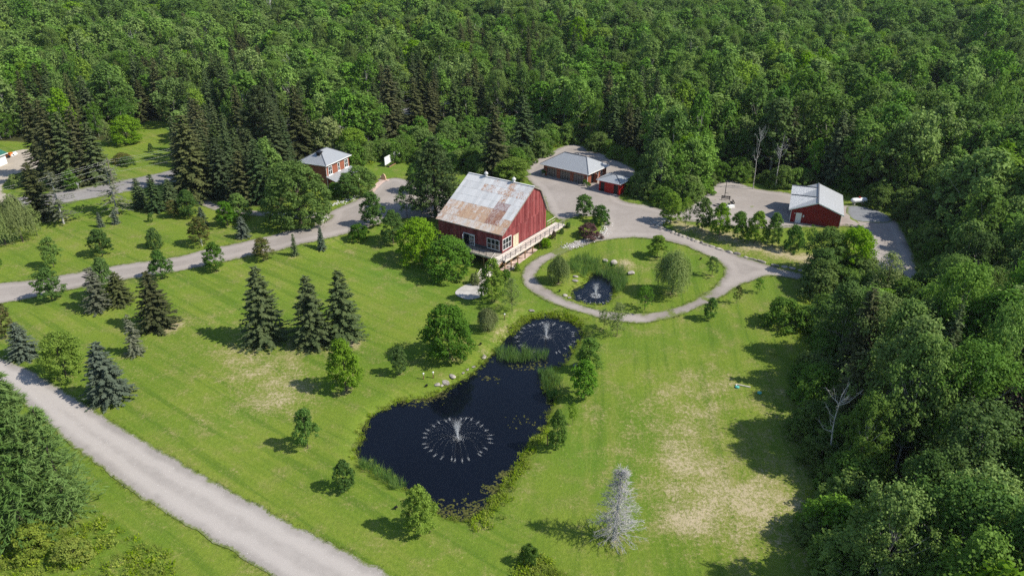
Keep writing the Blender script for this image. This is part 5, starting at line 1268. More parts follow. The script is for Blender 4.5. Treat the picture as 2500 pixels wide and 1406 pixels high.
def build_deck():
    d = empty('deck', BARN_O, BARN_RZ); tag(d, 'raised wooden deck and long ramp wrapped round the barn', 'deck')
    X0, X1, Y0, Y1 = -2.35, 17.4, -2.2, 9.5
    g = Geo(); x = X0
    while x < X1:      # deck planks across the ramp
        g.box((x, Y0, -.10), (x + .285, -.10, -.05 + .004 * ((int(x * 7) % 3) - 1))); x += .30
    g.build('ramp_planks', 'deckwood', d)
    g = Geo(); y = -.09
    while y < Y1: g.box((X0, y, -.10), (-.10, y + .285, -.05 + .004 * ((int(y * 7) % 3) - 1))); y += .30
    g.build('deck_planks', 'deckgrey', d)
    g = Geo().box((X0, Y0 - .05, -.34), (X1, Y0, -.04)).box((X0 - .05, -.0, -.34), (X0, Y1, -.04)).box((X0, -1.15, -.30), (X1, -1.07, -.11)); g.build('edge_beam', 'deckwood', d)
    # carrying posts
    for x in (-2.25, -.4, 1.6, 3.9, 6.3, 8.7, 11.0, 13.2):
        w = BARN_O + Matrix.Rotation(BARN_RZ, 3, 'Z') @ V3(x, Y0 + .05, 0); gz = float(hgt(w.x, w.y)) - BARN_O.z - .2
        if gz > -.5: continue
        g = Geo().box((x - .07, Y0 + .01, gz), (x + .07, Y0 + .15, -.34)).bar((x, Y0 + .08, -1.0), (x + .5, Y0 + .08, -.36), .08).bar((x, Y0 + .08, -1.0), (x - .5, Y0 + .08, -.36), .08); g.build('post', 'postwood', d)
    for y in (2.2, 4.6, 7.0, 9.3):
        w = BARN_O + Matrix.Rotation(BARN_RZ, 3, 'Z') @ V3(X0, y, 0); gz = float(hgt(w.x, w.y)) - BARN_O.z - .2
        Geo().box((X0 + .01, y - .07, gz), (X0 + .15, y + .07, -.34)).bar((X0 + .08, y, -1.0), (X0 + .08, y + .5, -.36), .08).bar((X0 + .08, y, -1.0), (X0 + .08, y - .5, -.36), .08).build('post', 'postwood', d)
    # railings: thin dark posts with rails
    x = X0 + .05
    while x < X1 + .1: box('rail_post', 'greytrim', d, (x, Y0 - .02, -.05), (x + .07, Y0 + .05, 1.0)); x += 1.57
    Geo().bar((X0, Y0 + .015, 1.0), (X1, Y0 + .015, 1.0), .09, .05).bar((X0, Y0 + .015, .55), (X1, Y0 + .015, .55), .03).bar((X0, Y0 + .015, .28), (X1, Y0 + .015, .28), .03).bar((X0, Y0 + .015, .78), (X1, Y0 + .015, .78), .03).build('handrail', 'deckgrey', d)
    y = .15
    while y < Y1: box('rail_post', 'black', d, (X0 - .02, y, -.05), (X0 + .04, y + .06, 1.0)); y += 1.45
    Geo().bar((X0 + .01, .15, 1.0), (X0 + .01, Y1, 1.0), .08, .05).bar((X0 + .01, .15, .6), (X0 + .01, Y1, .6), .025).bar((X0 + .01, .15, .3), (X0 + .01, Y1, .3), .025).build('handrail', 'black', d)
    for x in (14.5, 16.0, 17.3): box('rail_post', 'postwood', d, (x, -.14, -.05), (x + .09, -.05, 1.0))
    Geo().bar((14.4, -.1, 1.02), (17.4, -.1, 1.02), .12, .05).bar((14.4, -.1, .5), (17.4, -.1, .5), .04).build('handrail', 'deckwood', d)
    # stairs in two flights down to the patio
    st = empty('stairs', (0, 0, 0)); st.parent = d
    g0 = -2.60
    def flight(xa, za, xb, zb, n, y0, y1):
        for i in range(n):
            x = xa + (xb - xa) * (i + .5) / n; z = za + (zb - za) * (i + .5) / n
            box('tread', 'deckwood', st, (x - .15, y0, z - .03), (x + .15, y1, z + .03))
        for y in (y0 + .03, y1 - .03): Geo().bar((xa, y, za - .16), (xb, y, zb - .16), .06, .26).build('stringer', 'postwood', st)
        for y in (y0, y1):
            g = Geo().bar((xa, y, za + .95), (xb, y, zb + .95), .09, .06).bar((xa, y, za + .5), (xb, y, zb + .5), .04)
            for k in (0, .5, 1): x = xa + (xb - xa) * k; z = za + (zb - za) * k; g.box((x - .045, y - .045, z - .2), (x + .045, y + .045, z + .98))
            g.build('stair_rail', 'deckwood', st)
    flight(X0, -.1, -5.1, -1.38, 8, -1.75, -.15); flight(-6.3, -1.42, -8.1, g0 + .1, 7, -1.75, -.15)
    box('landing', 'deckwood', st, (-6.35, -1.8, -1.5), (-5.05, -.1, -1.4))
    for y in (-1.7, -.2):
        for x in (-6.25, -5.15): box('post', 'postwood', st, (x - .06, y - .06, g0 - .2), (x + .06, y + .06, -1.5))

# ------------------------------------------------------------------ brick garage
def build_garage():
    rz = R(51.5); xg, yg = .6225, .7826; O = V3(16.2677, 148.51, 0) + V3(xg, yg, 0) * .6 + V3(-yg, xg, 0) * .6; gz = 2.28
    b = empty('garage', (O.x, O.y, gz), rz); tag(b, 'brick garage with grey hip roof and three glazed overhead doors', 'garage')
    Wx, Ly, H = 7.65, 11.6, 2.55
    doors = [(.92, 3.60), (4.46, 7.14), (8.06, 10.72)]
    g = Geo(); wall_run(g, 'y', 0, .25, 0, Ly, -.3, H, [(a, c, -.3, 2.02) for a, c in doors]); g.build('front_wall', 'brick', b)
    sh = [(1.5, 2.5, -.3, 2.05), (3.7, 4.4, .7, 1.9), (5.2, 5.9, .7, 1.9)]
    g = Geo(); wall_run(g, 'x', 0, .25, .255, Wx, -.3, H, sh); g.build('side_wall', 'brick', b)
    Geo().box((.255, Ly - .25, -.3), (Wx, Ly, H)).box((Wx - .25, .255, -.3), (Wx, Ly - .255, H)).build('back_wall', 'brick', b)
    for a, c in doors:
        d = window(b, (.14, c, .02), (0, -1, 0), (-1, 0, 0), c - a, 1.98, 4, 5, frame='black', glass='frost', fw=.085, name='garage_door')
        box('threshold', 'concrete', b, (-.12, a - .05, -.05), (.10, c + .05, .05))
    box('door', 'black', b, (1.52, .06, -.05), (2.48, .12, 2.03)); box('open_door', 'brick', b, (2.5, -.95, .05), (2.56, -.02, 2.0))
    for a in (3.7, 5.2): window(b, (a + .04, .08, .74), (1, 0, 0), (0, -1, 0), .62, 1.12, 1, 2, fw=.06)
    for y in (.48, 4.05, 7.6, 11.15):
        l = Geo().cyl((-.10, y, 1.55), (-.10, y, 1.80), .06, .09, 8).build('wall_lamp', 'greytrim', b)
    box('downpipe', 'white', b, (-.09, -.09, 0), (-.01, -.01, H))
    hip_roof(b, -.6, Wx + .6, -.6, Ly + .6, H + .14, 2.25, along='y', inset=3.5)
    Geo().cyl((4.6, 5.2, 4.5), (4.6, 5.2, 4.95), .08).build('roof_pipe', 'white', b)
    # small red outbuilding
    o2 = V3(22.2379, 142.1532, 0); b = empty('outbuilding', (o2.x, o2.y, 2.3), R(53.5)); tag(b, 'small bright red outbuilding with flat hip roof beside the garage', 'outbuilding')
    H = 2.45; i = .45; W2, L2 = 5.4, 5.7
    g = Geo(); wall_run(g, 'y', i, .2, i, L2 - i, -.3, H, [(.75, 1.75, -.3, 2.05), (3.95, 4.9, -.3, 2.05)]); g.build('front_wall', 'redbright', b)
    Geo().box((i + .205, i, -.3), (W2 - i, i + .2, H)).box((i + .205, L2 - i - .2, -.3), (W2 - i, L2 - i, H)).box((W2 - i - .2, i + .205, -.3), (W2 - i, L2 - i - .205, H)).build('side_wall', 'redbright', b)
    for a, c in ((.75, 1.75), (3.95, 4.9)):
        box('door', 'black', b, (i + .08, a + .01, 0), (i + .14, c - .01, 2.04)); box('door_step', 'concrete', b, (i - .45, a, -.1), (i - .01, c, .08))
    hip_roof(b, 0, W2, 0, L2, H + .14, .85, along='y', inset=2.5)
    for nm, u, v, lab in (('planter', 1428, 455, 'potted plant at the right corner of the garage'), ('planter', 1483, 468, 'low bush in a pot before the red outbuilding'), ('planter', 1436, 461, 'slim pot beside the gap between garage and outbuilding'), ('planter', 1327, 430, 'grassy pot at the left corner of the garage')):
        x, y, z = G(u, v); p = empty(nm, (x, y, z + .05)); tag(p, lab, 'planter', 'planters round the garage')
        Geo().cyl((0, 0, 0), (0, 0, .55), .20, .30, 10).cyl((0, 0, .5), (0, 0, .58), .33, .33, 10).build('pot', 'terracotta', p)
        f = link('foliage', PROTO['shrub1']['c'], None, p); f.location = (0, 0, .5); f.scale = (.24, .24, .30)

# ------------------------------------------------------------------ red metal shed with two cross gables
def build_shed():
    gz = 2.45; b = empty('shed', (51.514, 126.86, gz), R(-21.2)); tag(b, 'dark red metal shed with pale grey roof and white door', 'shed')
    Wd, Ln, ze, zr = 9.48, 12.2, 5.096 - gz, 6.97 - gz; i = .42
    def gab(y0, y1, mat, nm):
        p = [(i, -.3), (Wd - i, -.3), (Wd - i, ze + .02), (Wd / 2, zr - .12), (i, ze + .02)]; n = 5
        return Geo().raw([(x, y0, z) for x, z in p] + [(x, y1, z) for x, z in p], [tuple(range(n)), tuple(range(2 * n - 1, n - 1, -1))] + [(k, k + n, (k + 1) % n + n, (k + 1) % n) for k in range(n)]).build(nm, mat, b)
    gab(i, i + .2, 'redwall', 'gable_wall'); gab(Ln - i - .2, Ln - i, 'redwall', 'gable_wall')
    box('side_wall', 'redwall', b, (Wd - i - .2, i + .205, -.3), (Wd - i, Ln - i - .205, ze))
    g = Geo(); wall_run(g, 'y', i, .2, i + .205, Ln - i - .205, -.3, ze, [(1.6, 4.6, -.3, 2.2), (7.6, 10.6, -.3, 2.2)]); g.build('side_wall', 'redwall', b)
    for a in (1.6, 7.6): box('overhead_door', 'white', b, (i + .06, a + .01, 0), (i + .12, a + 2.99, 2.19))
    for k in range(int((Wd - 2 * i) / .32)):      # ribs of the siding
        x = i + .16 + k * .32; t = ze + (zr - .12 - ze) * (1 - abs(x - Wd / 2) / (Wd / 2 - i))
        box('siding_rib', 'redwall', b, (x - .03, i - .022, -.28), (x + .03, i + .002, t - .06))
    g = Geo().box((i - .03, i - .035, 0), (i + .06, i + .05, ze)).box((Wd - i - .06, i - .035, 0), (Wd - i + .03, i + .05, ze)); g.build('corner_trim', 'white', b)
    box('door', 'white', b, (1.35, i - .06, 0), (2.35, i - .023, 2.08)); box('meter_box', 'white', b, (2.55, i - .14, 1.35), (2.8, i - .023, 1.75)); box('lamp', 'white', b, (1.05, i - .12, 1.85), (1.2, i - .023, 2.0))
    r = empty('roof', (0, 0, 0)); r.parent = b; xm = Wd / 2
    Geo().slab([(xm, -.02, zr), (Wd, -.02, ze), (Wd, Ln, ze), (xm, Ln, zr)], .10).build('roof_plane', 'whiteroofY', r)
    Geo().slab([(0, -.02, ze), (xm, -.02, zr), (xm, Ln, zr), (0, Ln, ze)], .10).build('roof_plane', 'whiteroofY', r)
    for y0, y1 in ((.35, Ln / 2), (Ln / 2, Ln - .05)):      # cross gables over the overhead doors
        ym = (y0 + y1) / 2; e = .02
        Geo().slab([(-.05, y0, ze + e), (xm, ym, zr + e), (-.05, ym, zr + e)], .08).build('cross_gable_slope', 'whiteroofX', r)
        Geo().slab([(-.05, ym, zr + e), (xm, ym, zr + e), (-.05, y1, ze + e)], .08).build('cross_gable_slope', 'whiteroofX', r)
        Geo().raw([(i, y0 + .25, ze - .05), (i, y1 - .25, ze - .05), (i, ym, zr - .12), (i + .12, y0 + .25, ze - .05), (i + .12, y1 - .25, ze - .05), (i + .12, ym, zr - .12)], [(0, 2, 1), (3, 4, 5), (0, 1, 4, 3), (1, 2, 5, 4), (2, 0, 3, 5)]).build('cross_gable_wall', 'redwall', b)
        Geo().bar((-.08, ym, zr + .06), (xm, ym, zr + .06), .22, .06).build('ridge_cap', 'greytrim', r)
    Geo().bar((xm, -.05, zr + .05), (xm, Ln + .03, zr + .05), .28, .07).build('ridge_cap', 'greyblock', r)
    Geo().bar((-.02, -.03, ze - .06), (xm, -.03, zr - .06), .06, .2).bar((xm, -.03, zr - .06), (Wd + .02, -.03, ze - .06), .06, .2).build('barge_board', 'white', r)
    # propane tank
    x, y, z = G(2095, 500); t = empty('propane_tank', (x, y, z), R(8)); tag(t, 'white propane tank on legs at the wood edge right of the shed', 'tank')
    n = 14; prof = [(-1.75, .02), (-1.68, .26), (-1.5, .42), (-1.25, .5), (1.25, .5), (1.5, .42), (1.68, .26), (1.75, .02)]; g = Geo(); vs_ = []; fs = []
    for px_, pr in prof:
        for k in range(n): vs_.append((px_, pr * math.cos(k * 6.2832 / n), .95 + pr * math.sin(k * 6.2832 / n)))
    for a in range(len(prof) - 1):
        for k in range(n): fs.append((a * n + k, a * n + (k + 1) % n, (a + 1) * n + (k + 1) % n, (a + 1) * n + k))
    g.raw(vs_, fs + [tuple(range(n)), tuple(range((len(prof) - 1) * n, len(prof) * n))]).build('vessel', 'tank', t)
    for k in (-1, 1): box('leg', 'concrete', t, (k * 1.0 - .12, -.35, -.1), (k * 1.0 + .12, .35, .55))
    Geo().cyl((0, 0, 1.42), (0, 0, 1.66), .2, .17, 10).build('valve_cap', 'redbright', t)

# ------------------------------------------------------------------ brick house, farmhouse, screen
def build_house():
    gz = 2.4; b = empty('brick_house', (-38.5, 145.3, gz), R(66.8)); tag(b, 'two-storey brick house with grey hip roof and porch among trees', 'house')
    Wx, Ly, H = 9.06, 7.4, 7.8 - gz; i = .45
    win = [(1.15, 2.35, 3.05, 4.75), (4.45, 5.05, 3.05, 4.75), (6.85, 8.05, 3.05, 4.75)]
    g = Geo(); wall_run(g, 'x', i, .25, i, Wx - i, -.4, H - .14, win + [(4.0, 5.0, -.4, 2.1)]); g.build('front_wall', 'brick', b)
    Geo().box((i, i + .255, -.4), (i + .25, Ly - i, H - .14)).box((Wx - i - .25, i + .255, -.4), (Wx - i, Ly - i, H - .14)).box((i + .255, Ly - i - .25, -.4), (Wx - i - .255, Ly - i, H - .14)).build('side_wall', 'brick', b)
    for a0, a1, z0, z1 in win:
        w = window(b, (a0 + .05, i + .02, z0 + .06), (1, 0, 0), (0, -1, 0), a1 - a0 - .1, z1 - z0 - .12, 2 if a1 - a0 > 1 else 1, 2, fw=.12)
        box('sill', 'white', w, (a0 - .2, i - .16, z0 - .18), (a1 + .2, i - .005, z0 - .05))
    box('door', 'white', b, (4.02, i + .1, 0), (4.98, i + .16, 2.08))
    hip_roof(b, 0, Wx, 0, Ly, H, 2.1, along='x', inset=3.4)
    Geo().box((2.0, 2.9, H + 1.2), (2.9, 3.7, H + 1.9)).slab([(1.8, 2.7, H + 2.05), (3.1, 2.7, H + 2.05), (3.1, 3.9, H + 2.05), (1.8, 3.9, H + 2.05)], .12).build('dormer', 'black', b)
    Geo().slab([(.1, -1.95, 2.15), (Wx - .1, -1.95, 2.15), (Wx - .1, i - .01, 2.95), (.1, i - .01, 2.95)], .12).build('porch_roof', 'seamX', b)
    for k in range(6): x = .35 + k * (Wx - .7) / 5; box('porch_post', 'white', b, (x - .07, -1.80, -.2), (x + .07, -1.66, 2.0))
    box('porch_floor', 'concrete', b, (.2, -1.9, -.35), (Wx - .2, i - .01, .0))
    box('downpipe', 'white', b, (i - .1, i - .1, 0), (i - .02, i - .02, H - .2))
    # white screen on the lawn with its flower bed
    p, q = V3(-29.36, 162.45, 2.45), V3(-26.82, 169.5, 2.45); d = q - p; rz = math.atan2(d.y, d.x); L = d.length
    s = empty('outdoor_screen', p, rz); tag(s, 'long white free-standing screen panel on the lawn behind the yard', 'screen')
    box('panel', 'white', s, (0, 0, .25), (L, .12, 2.1))
    for k in (0.1, L / 2, L - .1): box('leg', 'black', s, (k - .06, .125, -.2), (k + .06, .25, 1.9))
    bd = empty('flower_bed', p + V3(0, 0, -.05), rz); tag(bd, 'narrow timber-edged flower bed at the foot of the white screen', 'flower bed')
    box('edging', 'postwood', bd, (0, -1.1, -.1), (L, -.98, .12)); box('soil', 'black', bd, (0, -.97, -.1), (L, -.15, .05))
    for k in range(7):
        f = link('plant', PROTO[f'shrub{k % 3}']['c'], None, bd); f.location = (.6 + k * (L - 1.0) / 6, -.55, .03); sc_ = (.13, .16, .14, .2, .3, .36, .3)[k]; f.scale = (sc_, sc_, sc_ * 1.3); f.material_slots[0].link = 'OBJECT'; f.material_slots[0].material = M['leaf_lime' if k < 3 else 'leaf']
    # farmhouse at the left edge
    p = V3(*G(19, 400)); q = V3(*G(-40, 424)); d = p - q; rz = math.atan2(d.y, d.x)
    f = empty('farmhouse', p + V3(0, 0, -.1), rz); tag(f, 'white farmhouse with green roof cut by the left edge', 'house')
    Hh = 2.7; Geo().box((-8, 0, -.3), (0, .2, Hh)).box((-.2, .205, -.3), (0, 6, Hh)).box((-8, 5.8, -.3), (-.205, 6, Hh)).box((-8, .205, -.3), (-7.8, 5.795, Hh)).build('wall', 'white', f)
    window(f, (-3.1, -.01, .9), (1, 0, 0), (0, -1, 0), .9, 1.1, 2, 2); window(f, (-6.1, -.01, .9), (1, 0, 0), (0, -1, 0), .9, 1.1, 2, 2); window(f, (.01, 1.9, .9), (0, 1, 0), (1, 0, 0), .9, 1.1, 2, 2)
    Geo().slab([(-8.4, -.5, Hh - .05), (.4, -.5, Hh - .05), (.4, 3, Hh + 1.5), (-8.4, 3, Hh + 1.5)], .12).slab([(-8.4, 3, Hh + 1.5), (.4, 3, Hh + 1.5), (.4, 6.5, Hh - .05), (-8.4, 6.5, Hh - .05)], .12).build('roof', 'greenroof', f)
    Geo().raw([(-.1, 0, Hh), (-.1, 6, Hh), (-.1, 3, Hh + 1.4), (0, 0, Hh), (0, 6, Hh), (0, 3, Hh + 1.4)], [(0, 2, 1), (3, 4, 5), (0, 1, 4, 3), (1, 2, 5, 4), (2, 0, 3, 5)]).build('gable', 'white', f)
    Geo().bar((-8.45, -.52, Hh - .12), (.45, -.52, Hh - .12), .05, .16).build('fascia', 'white', f)
    # garden machine and boat beside it
    x, y, z = G(23, 384); t = empty('garden_tractor', (x, y, z + .05), rz); tag(t, 'small orange garden tractor parked beside the farmhouse', 'tractor')
    Geo().box((.1, -.35, .35), (1.0, .35, .85)).box((.15, -.3, .85), (.95, .3, .95)).build('bonnet', 'orange', t); box('deck', 'orange', t, (-.9, -.5, .3), (.1, .5, .5)); Geo().box((-.7, -.25, .5), (-.25, .25, .65)).box((-.75, -.25, .65), (-.65, .25, 1.05)).build('seat', 'black', t)
    for px_, rr in ((-.65, .36), (.7, .26)):
        for k in (-1, 1): Geo().cyl((px_, k * .42, rr - .05), (px_, k * .62, rr - .05), rr, rr, 12).build('wheel', 'black', t)
    x, y, z = G(33, 379); t = empty('rowing_boat', (x, y, z + .05), rz + .3); tag(t, 'upturned white boat lying beside the orange tractor', 'boat')
    Geo().raw([(-1.6, -.55, 0), (1.0, -.6, 0), (2.0, 0, 0), (1.0, .6, 0), (-1.6, .55, 0), (-1.5, -.3, .5), (.9, -.3, .55), (1.5, 0, .5), (.9, .3, .55), (-1.5, .3, .5)], [(0, 1, 6, 5), (1, 2, 7, 6), (2, 3, 8, 7), (3, 4, 9, 8), (4, 0, 5, 9), (5, 6, 7, 8, 9)]).build('hull', 'white', t)
    Geo().bar((-1.5, 0, .56), (1.45, 0, .56), .05, .06).build('keel', 'deckgrey', t)

# ------------------------------------------------------------------ fountains
def fleck_mesh(P, S, rng):
    """tiny tetrahedral droplets"""
    n = len(P); T = np.array([[1, 1, 1], [-1, -1, 1], [-1, 1, -1], [1, -1, -1]]) * .6
    V = (P[:, None] + T[None] * np.broadcast_to(S, (n,))[:, None, None] * rng.uniform(.6, 1.4, (n, 4, 1))).reshape(-1, 3)
    F = np.array([[0, 1, 2], [0, 3, 1], [0, 2, 3], [1, 3, 2]]); return V, (F[None] + (np.arange(n) * 4)[:, None, None]).reshape(-1, 3)
def build_fountain(u, v, wz, rad, label, nst, seed, plume=2.7, arcs=True):
    rng = np.random.default_rng(seed); x, y, z = unp(u, v, wz); f = empty('fountain', (x, y, wz)); tag(f, label, 'fountain', 'floating fountains in the ponds')
    Geo().cyl((0, 0, -.15), (0, 0, .06), .42, .36, 12).cyl((0, 0, .06), (0, 0, .16), .12, .10, 8).build('float', 'black', f)
    def part(name, P, S):
        V, T = fleck_mesh(P, S, rng); link(name, npmesh(name, V, T=T, mats=['spray']), None, f)
    # upright plume: narrow stem, feathered top
    n = 1900; t = rng.random(n) ** .8; sp = .03 + .30 * t ** 1.5; P = np.stack([rng.normal(0, 1, n) * sp, rng.normal(0, 1, n) * sp * .7, t * plume * rng.uniform(.7, 1.02, n)], 1); part('plume', P, rng.uniform(.008, .024, n))
    n = 520; a = rng.uniform(0, 6.28, n); r = np.abs(rng.normal(0, .42, n)); part('foam', np.stack([np.cos(a) * r * 1.1 + .1, np.sin(a) * r * .9 - .1, .012 + rng.exponential(.10, n)], 1), rng.uniform(.008, .026, n))
    if not arcs: n = 500; a = rng.uniform(0, 6.28, n); r = rng.uniform(.2, .9, n); part('foam', np.stack([np.cos(a) * r, np.sin(a) * r, .02 + .0 * r], 1), .03)
    for k in range(nst):
        a = k * 6.2832 / nst + rng.normal(0, .05); R1 = rad * rng.uniform(.93, 1.05)
        if not arcs and math.sin(a) > .25: continue
        n = 170; s = rng.random(n) ** .75; hgt_ = 1.35 * rng.uniform(.85, 1.1); zz = .12 + hgt_ * 4 * s * (1 - s) * .75
        P = np.stack([np.cos(a) * R1 * s, np.sin(a) * R1 * s, zz], 1) + rng.normal(0, .018, (n, 3)) * (1 + s[:, None] * 1.5); P[:, 2] = np.maximum(P[:, 2], .01)
        part('water_jet', P, rng.uniform(.004, .009, n))
        n = 90; s = R1 + rng.normal(0, .17, n); w = rng.normal(0, .05, n); P = np.stack([np.cos(a) * s - np.sin(a) * w, np.sin(a) * s + np.cos(a) * w, np.full(n, .015) + rng.exponential(.03, n)], 1); part('splash', P, rng.uniform(.008, .019, n))

# ------------------------------------------------------------------ small things
def lamp_post(u, v, vt, label, base=True, mat='black'):
    x, y, z = G(u, v); h = toppx(x, y, vt) - z; p = empty('lamp_post', (x, y, z)); tag(p, label, 'lamp post', 'lamp posts')
    Geo().cyl((0, 0, -.2), (0, 0, h - .3), .08, .055, 8).build('pole', mat, p); Geo().cyl((0, 0, h - .3), (0, 0, h - .12), .10, .2, 8).cyl((0, 0, h - .12), (0, 0, h), .24, .06, 8).build('lamp_head', mat, p)
    Geo().cyl((0, 0, 0), (0, 0, .3), .22, .2, 10).build('footing', 'concrete', p)
def bench(u, v, rz, label):
    x, y, z = G(u, v); b = empty('bench', (x, y, z + .05), rz); tag(b, label, 'bench', 'benches round the fire pit')
    for k in range(3): box('seat_slat', 'black', b, (-.9, -.22 + k * .16, .42), (.9, -.09 + k * .16, .46))
    for k in range(2): box('back_slat', 'black', b, (-.9, .30, .55 + k * .18), (.9, .34, .68 + k * .18))
    for k in (-.75, .75):
        box('leg', 'black', b, (k - .05, -.2, 0), (k + .05, -.12, .42)); box('leg', 'black', b, (k - .05, .22, 0), (k + .05, .295, .9))
def bollard(u, v, label, h=1.0, mat='postwood', head=True):
    x, y, z = G(u, v); b = empty('bollard_light' if head else 'wooden_post', (x, y, z)); tag(b, label, 'bollard' if head else 'post', 'posts round the ponds')
    box('post', mat, b, (-.06, -.06, -.2), (.06, .06, h * .66 if head else h))
    if head: Geo().cyl((0, 0, h * .66), (0, 0, h * .92), .075, .075, 10).build('lens', 'cream', b); Geo().cyl((0, 0, h * .92), (0, 0, h), .13, .05, 10).build('cap', 'white', b)
    else: Geo().raw([(-.07, -.07, h), (.07, -.07, h), (.07, .07, h), (-.07, .07, h), (0, 0, h + .06)], [(0, 1, 4), (1, 2, 4), (2, 3, 4), (3, 0, 4), (3, 2, 1, 0)]).build('cap', mat, b)
def spot(u, v, label):
    x, y, z = G(u, v); b = empty('ground_spotlight', (x, y, z)); tag(b, label, 'spotlight', 'ground spotlights')
    Geo().cyl((0, 0, -.1), (0, 0, .2), .03).build('stake', 'black', b); Geo().cyl((-.14, 0, .2), (.16, .05, .34), .10, .15, 10).build('housing', 'black', b)
def build_small():
    lamp_post(934.6, 386, 362, 'slim lamp post on the lawn left of the white screen'); lamp_post(1147, 411, 388, 'slim lamp post behind the barn, right of the pine'); lamp_post(1769, 482, 442, 'tall black lamp post at the edge of the shed yard')
    bench(1771, 490, R(-18), 'black bench nearest the lamp post by the fire pit'); bench(1786, 501, R(-95), 'black bench beside the white box in the shed yard')
    x, y, z = G(1752, 503); r = empty('fire_pit', (x, y, z + .05)); tag(r, 'round stone fire pit behind the tree row', 'fire pit')
    for k in range(12):
        a = k * 6.2832 / 12; o = box('stone', 'stone', r, (-.16, -.12, 0), (.16, .12, .32)); o.location = (math.cos(a) * .62, math.sin(a) * .62, 0); o.rotation_euler = (0, 0, a + R(90))
    Geo().cyl((0, 0, -.02), (0, 0, .06), .5, .5, 12).build('ash_bed', 'greytrim', r)
    x, y, z = G(1784, 508); c = empty('storage_box', (x, y, z + .05), R(25)); tag(c, 'long white box lying beside the bench in the shed yard', 'box'); box('body', 'white', c, (-.7, -.28, 0), (.7, .28, .42)); box('lid', 'white', c, (-.73, -.31, .425), (.73, .31, .5))
    for a in ((1034.5, 926, 'bollard light on the left shore lawn, left of two'), (1058, 923, 'bollard light on the left shore lawn, right of two'), (1232, 780, 'bollard light beside the upper pond')): bollard(*a)
    bollard(1336, 1086, 'plain wooden post at the right shore beside the slim tree', 1.25, 'postwood', False)
    for a in ((1173, 843, 'small dark spotlight on the worn path by the upper pond'), (1246, 805, 'dark spotlight at the edge of the upper pond'), (1041, 945, 'dark spotlight below the pair of bollard lights'), (966, 1243, 'dark spotlight left of the bright pond-end maple'), (1366, 713, 'tiny spotlight on the island lawn left of its pond'), (1710, 635, 'tiny dark spotlight on the island lawn above the willow')): spot(*a)
    # sign under the reddish maple
    x, y, z = G(493.5, 601); s = empty('number_sign', (x, y, z), R(-8)); tag(s, 'small white sign board on a post under the reddish maple', 'sign')
    box('post', 'white', s, (-.03, .03, -.2), (.03, .09, 1.3)); box('board', 'white', s, (-.19, -.01, .72), (.19, .025, 1.28)); Geo().box((-.015, -.016, .85), (.05, -.011, 1.16)).box((-.07, -.016, 1.12), (-.016, -.011, 1.17)).build('lettering', 'greytrim', s)
    for u, v, lab in ((188, 463, 'roadside marker post under the farm spruces, left of two'), (194, 466, 'roadside marker post with square plate, right of two')):
        x, y, z = G(u, v); s = empty('road_marker', (x, y, z), R(20)); tag(s, lab, 'sign', 'roadside markers'); box('post', 'wire', s, (-.04, 0, -.2), (.04, .06, 1.5)); box('plate', 'wire', s, (-.2, -.03, 1.2), (.2, -.004, 1.7))
    # turquoise discs with a timber between them
    for u, v, lab in ((1800, 946, 'turquoise round lid on the dry lawn, the sunlit one'), (1854, 960, 'turquoise round lid in the shade of the wood')):
        x, y, z = G(u, v); t = empty('round_lid', (x, y, z + .03)); tag(t, lab, 'lid', 'turquoise lids on the lawn'); Geo().cyl((0, 0, 0), (0, 0, .14), .26, .26, 18).build('rim', 'cyan', t); Geo().cyl((0, 0, .142), (0, 0, .18), .21, .15, 18).build('dome', 'cyan', t)
    p, q = V3(*G(1797, 939)), V3(*G(1832, 946)); o = Geo().bar(p - p, q - p, .14, .12).bar(V3(0, 0, 0), V3(-.1, -.5, 0), .12, .12).build('timber', 'deckwood', None); o.location = p + V3(0, 0, .08); tag(o, 'pale angled timber beside the sunlit turquoise lid', 'timber')
    # standing stone and pavers at the yard entrance
    x, y, z = G(937, 440); s = empty('standing_stone', (x, y, z), R(-20)); tag(s, 'tan rounded standing stone beside the yard behind the house trees', 'stone')
    n = 16; pr = [(math.cos(k * math.pi / (n - 1)) * .6, .2 + math.sin(k * math.pi / (n - 1)) * 1.25) for k in range(n)] + [(-.5, -.2), (.5, -.2)]
    m = len(pr); Geo().raw([(a, -.16, c) for a, c in pr] + [(a * .95, .16, c * .97) for a, c in pr], [tuple(range(m)), tuple(range(2 * m - 1, m - 1, -1))] + [(k, k + m, (k + 1) % m + m, (k + 1) % m) for k in range(m)]).build('slab', 'tan', s); box('plinth', 'pink', s, (-1.2, -.5, -.2), (1.2, .5, .12))
    x, y, z = G(932, 438); s = empty('stone_urn', (x, y, z)); tag(s, 'small pale urn in front of the tan standing stone', 'urn'); Geo().cyl((0, 0, 0), (0, 0, .12), .22, .22).cyl((0, 0, .12), (0, 0, .55), .12, .32).build('bowl', 'pink', s); Geo().cyl((0, 0, .552), (0, 0, .62), .34, .34).build('rim', 'pink', s)
    sheet('paved_walk', poly([(930,438),(946,440),(930,452),(915,468),(900,484),(888,480),(905,462)], hgt), 'pink', .10, .5, .02, seed=21)
    # patio at the stair foot, walk under the ramp
    pt = np.array([(-9.2,102.4),(-8.3,104.3),(-6.7,106.0),(-5.0,105.2),(-3.6,103.6),(-4.0,101.8),(-5.2,100.4),(-6.8,99.8),(-8.4,100.8)]); sheet('patio', pt, 'concrete', .06, .4, .0, seed=22)
    Rm = Matrix.Rotation(BARN_RZ, 2); cor = [BARN_O.xy + Rm @ Vector(q) for q in ((-1.6, -2.3), (7.8, -2.3), (7.8, -.5), (-1.6, -.5))]; sheet('under_ramp_walk', np.array([tuple(c) for c in cor]), 'pink', .06, .5, 0, seed=23, sm=0)
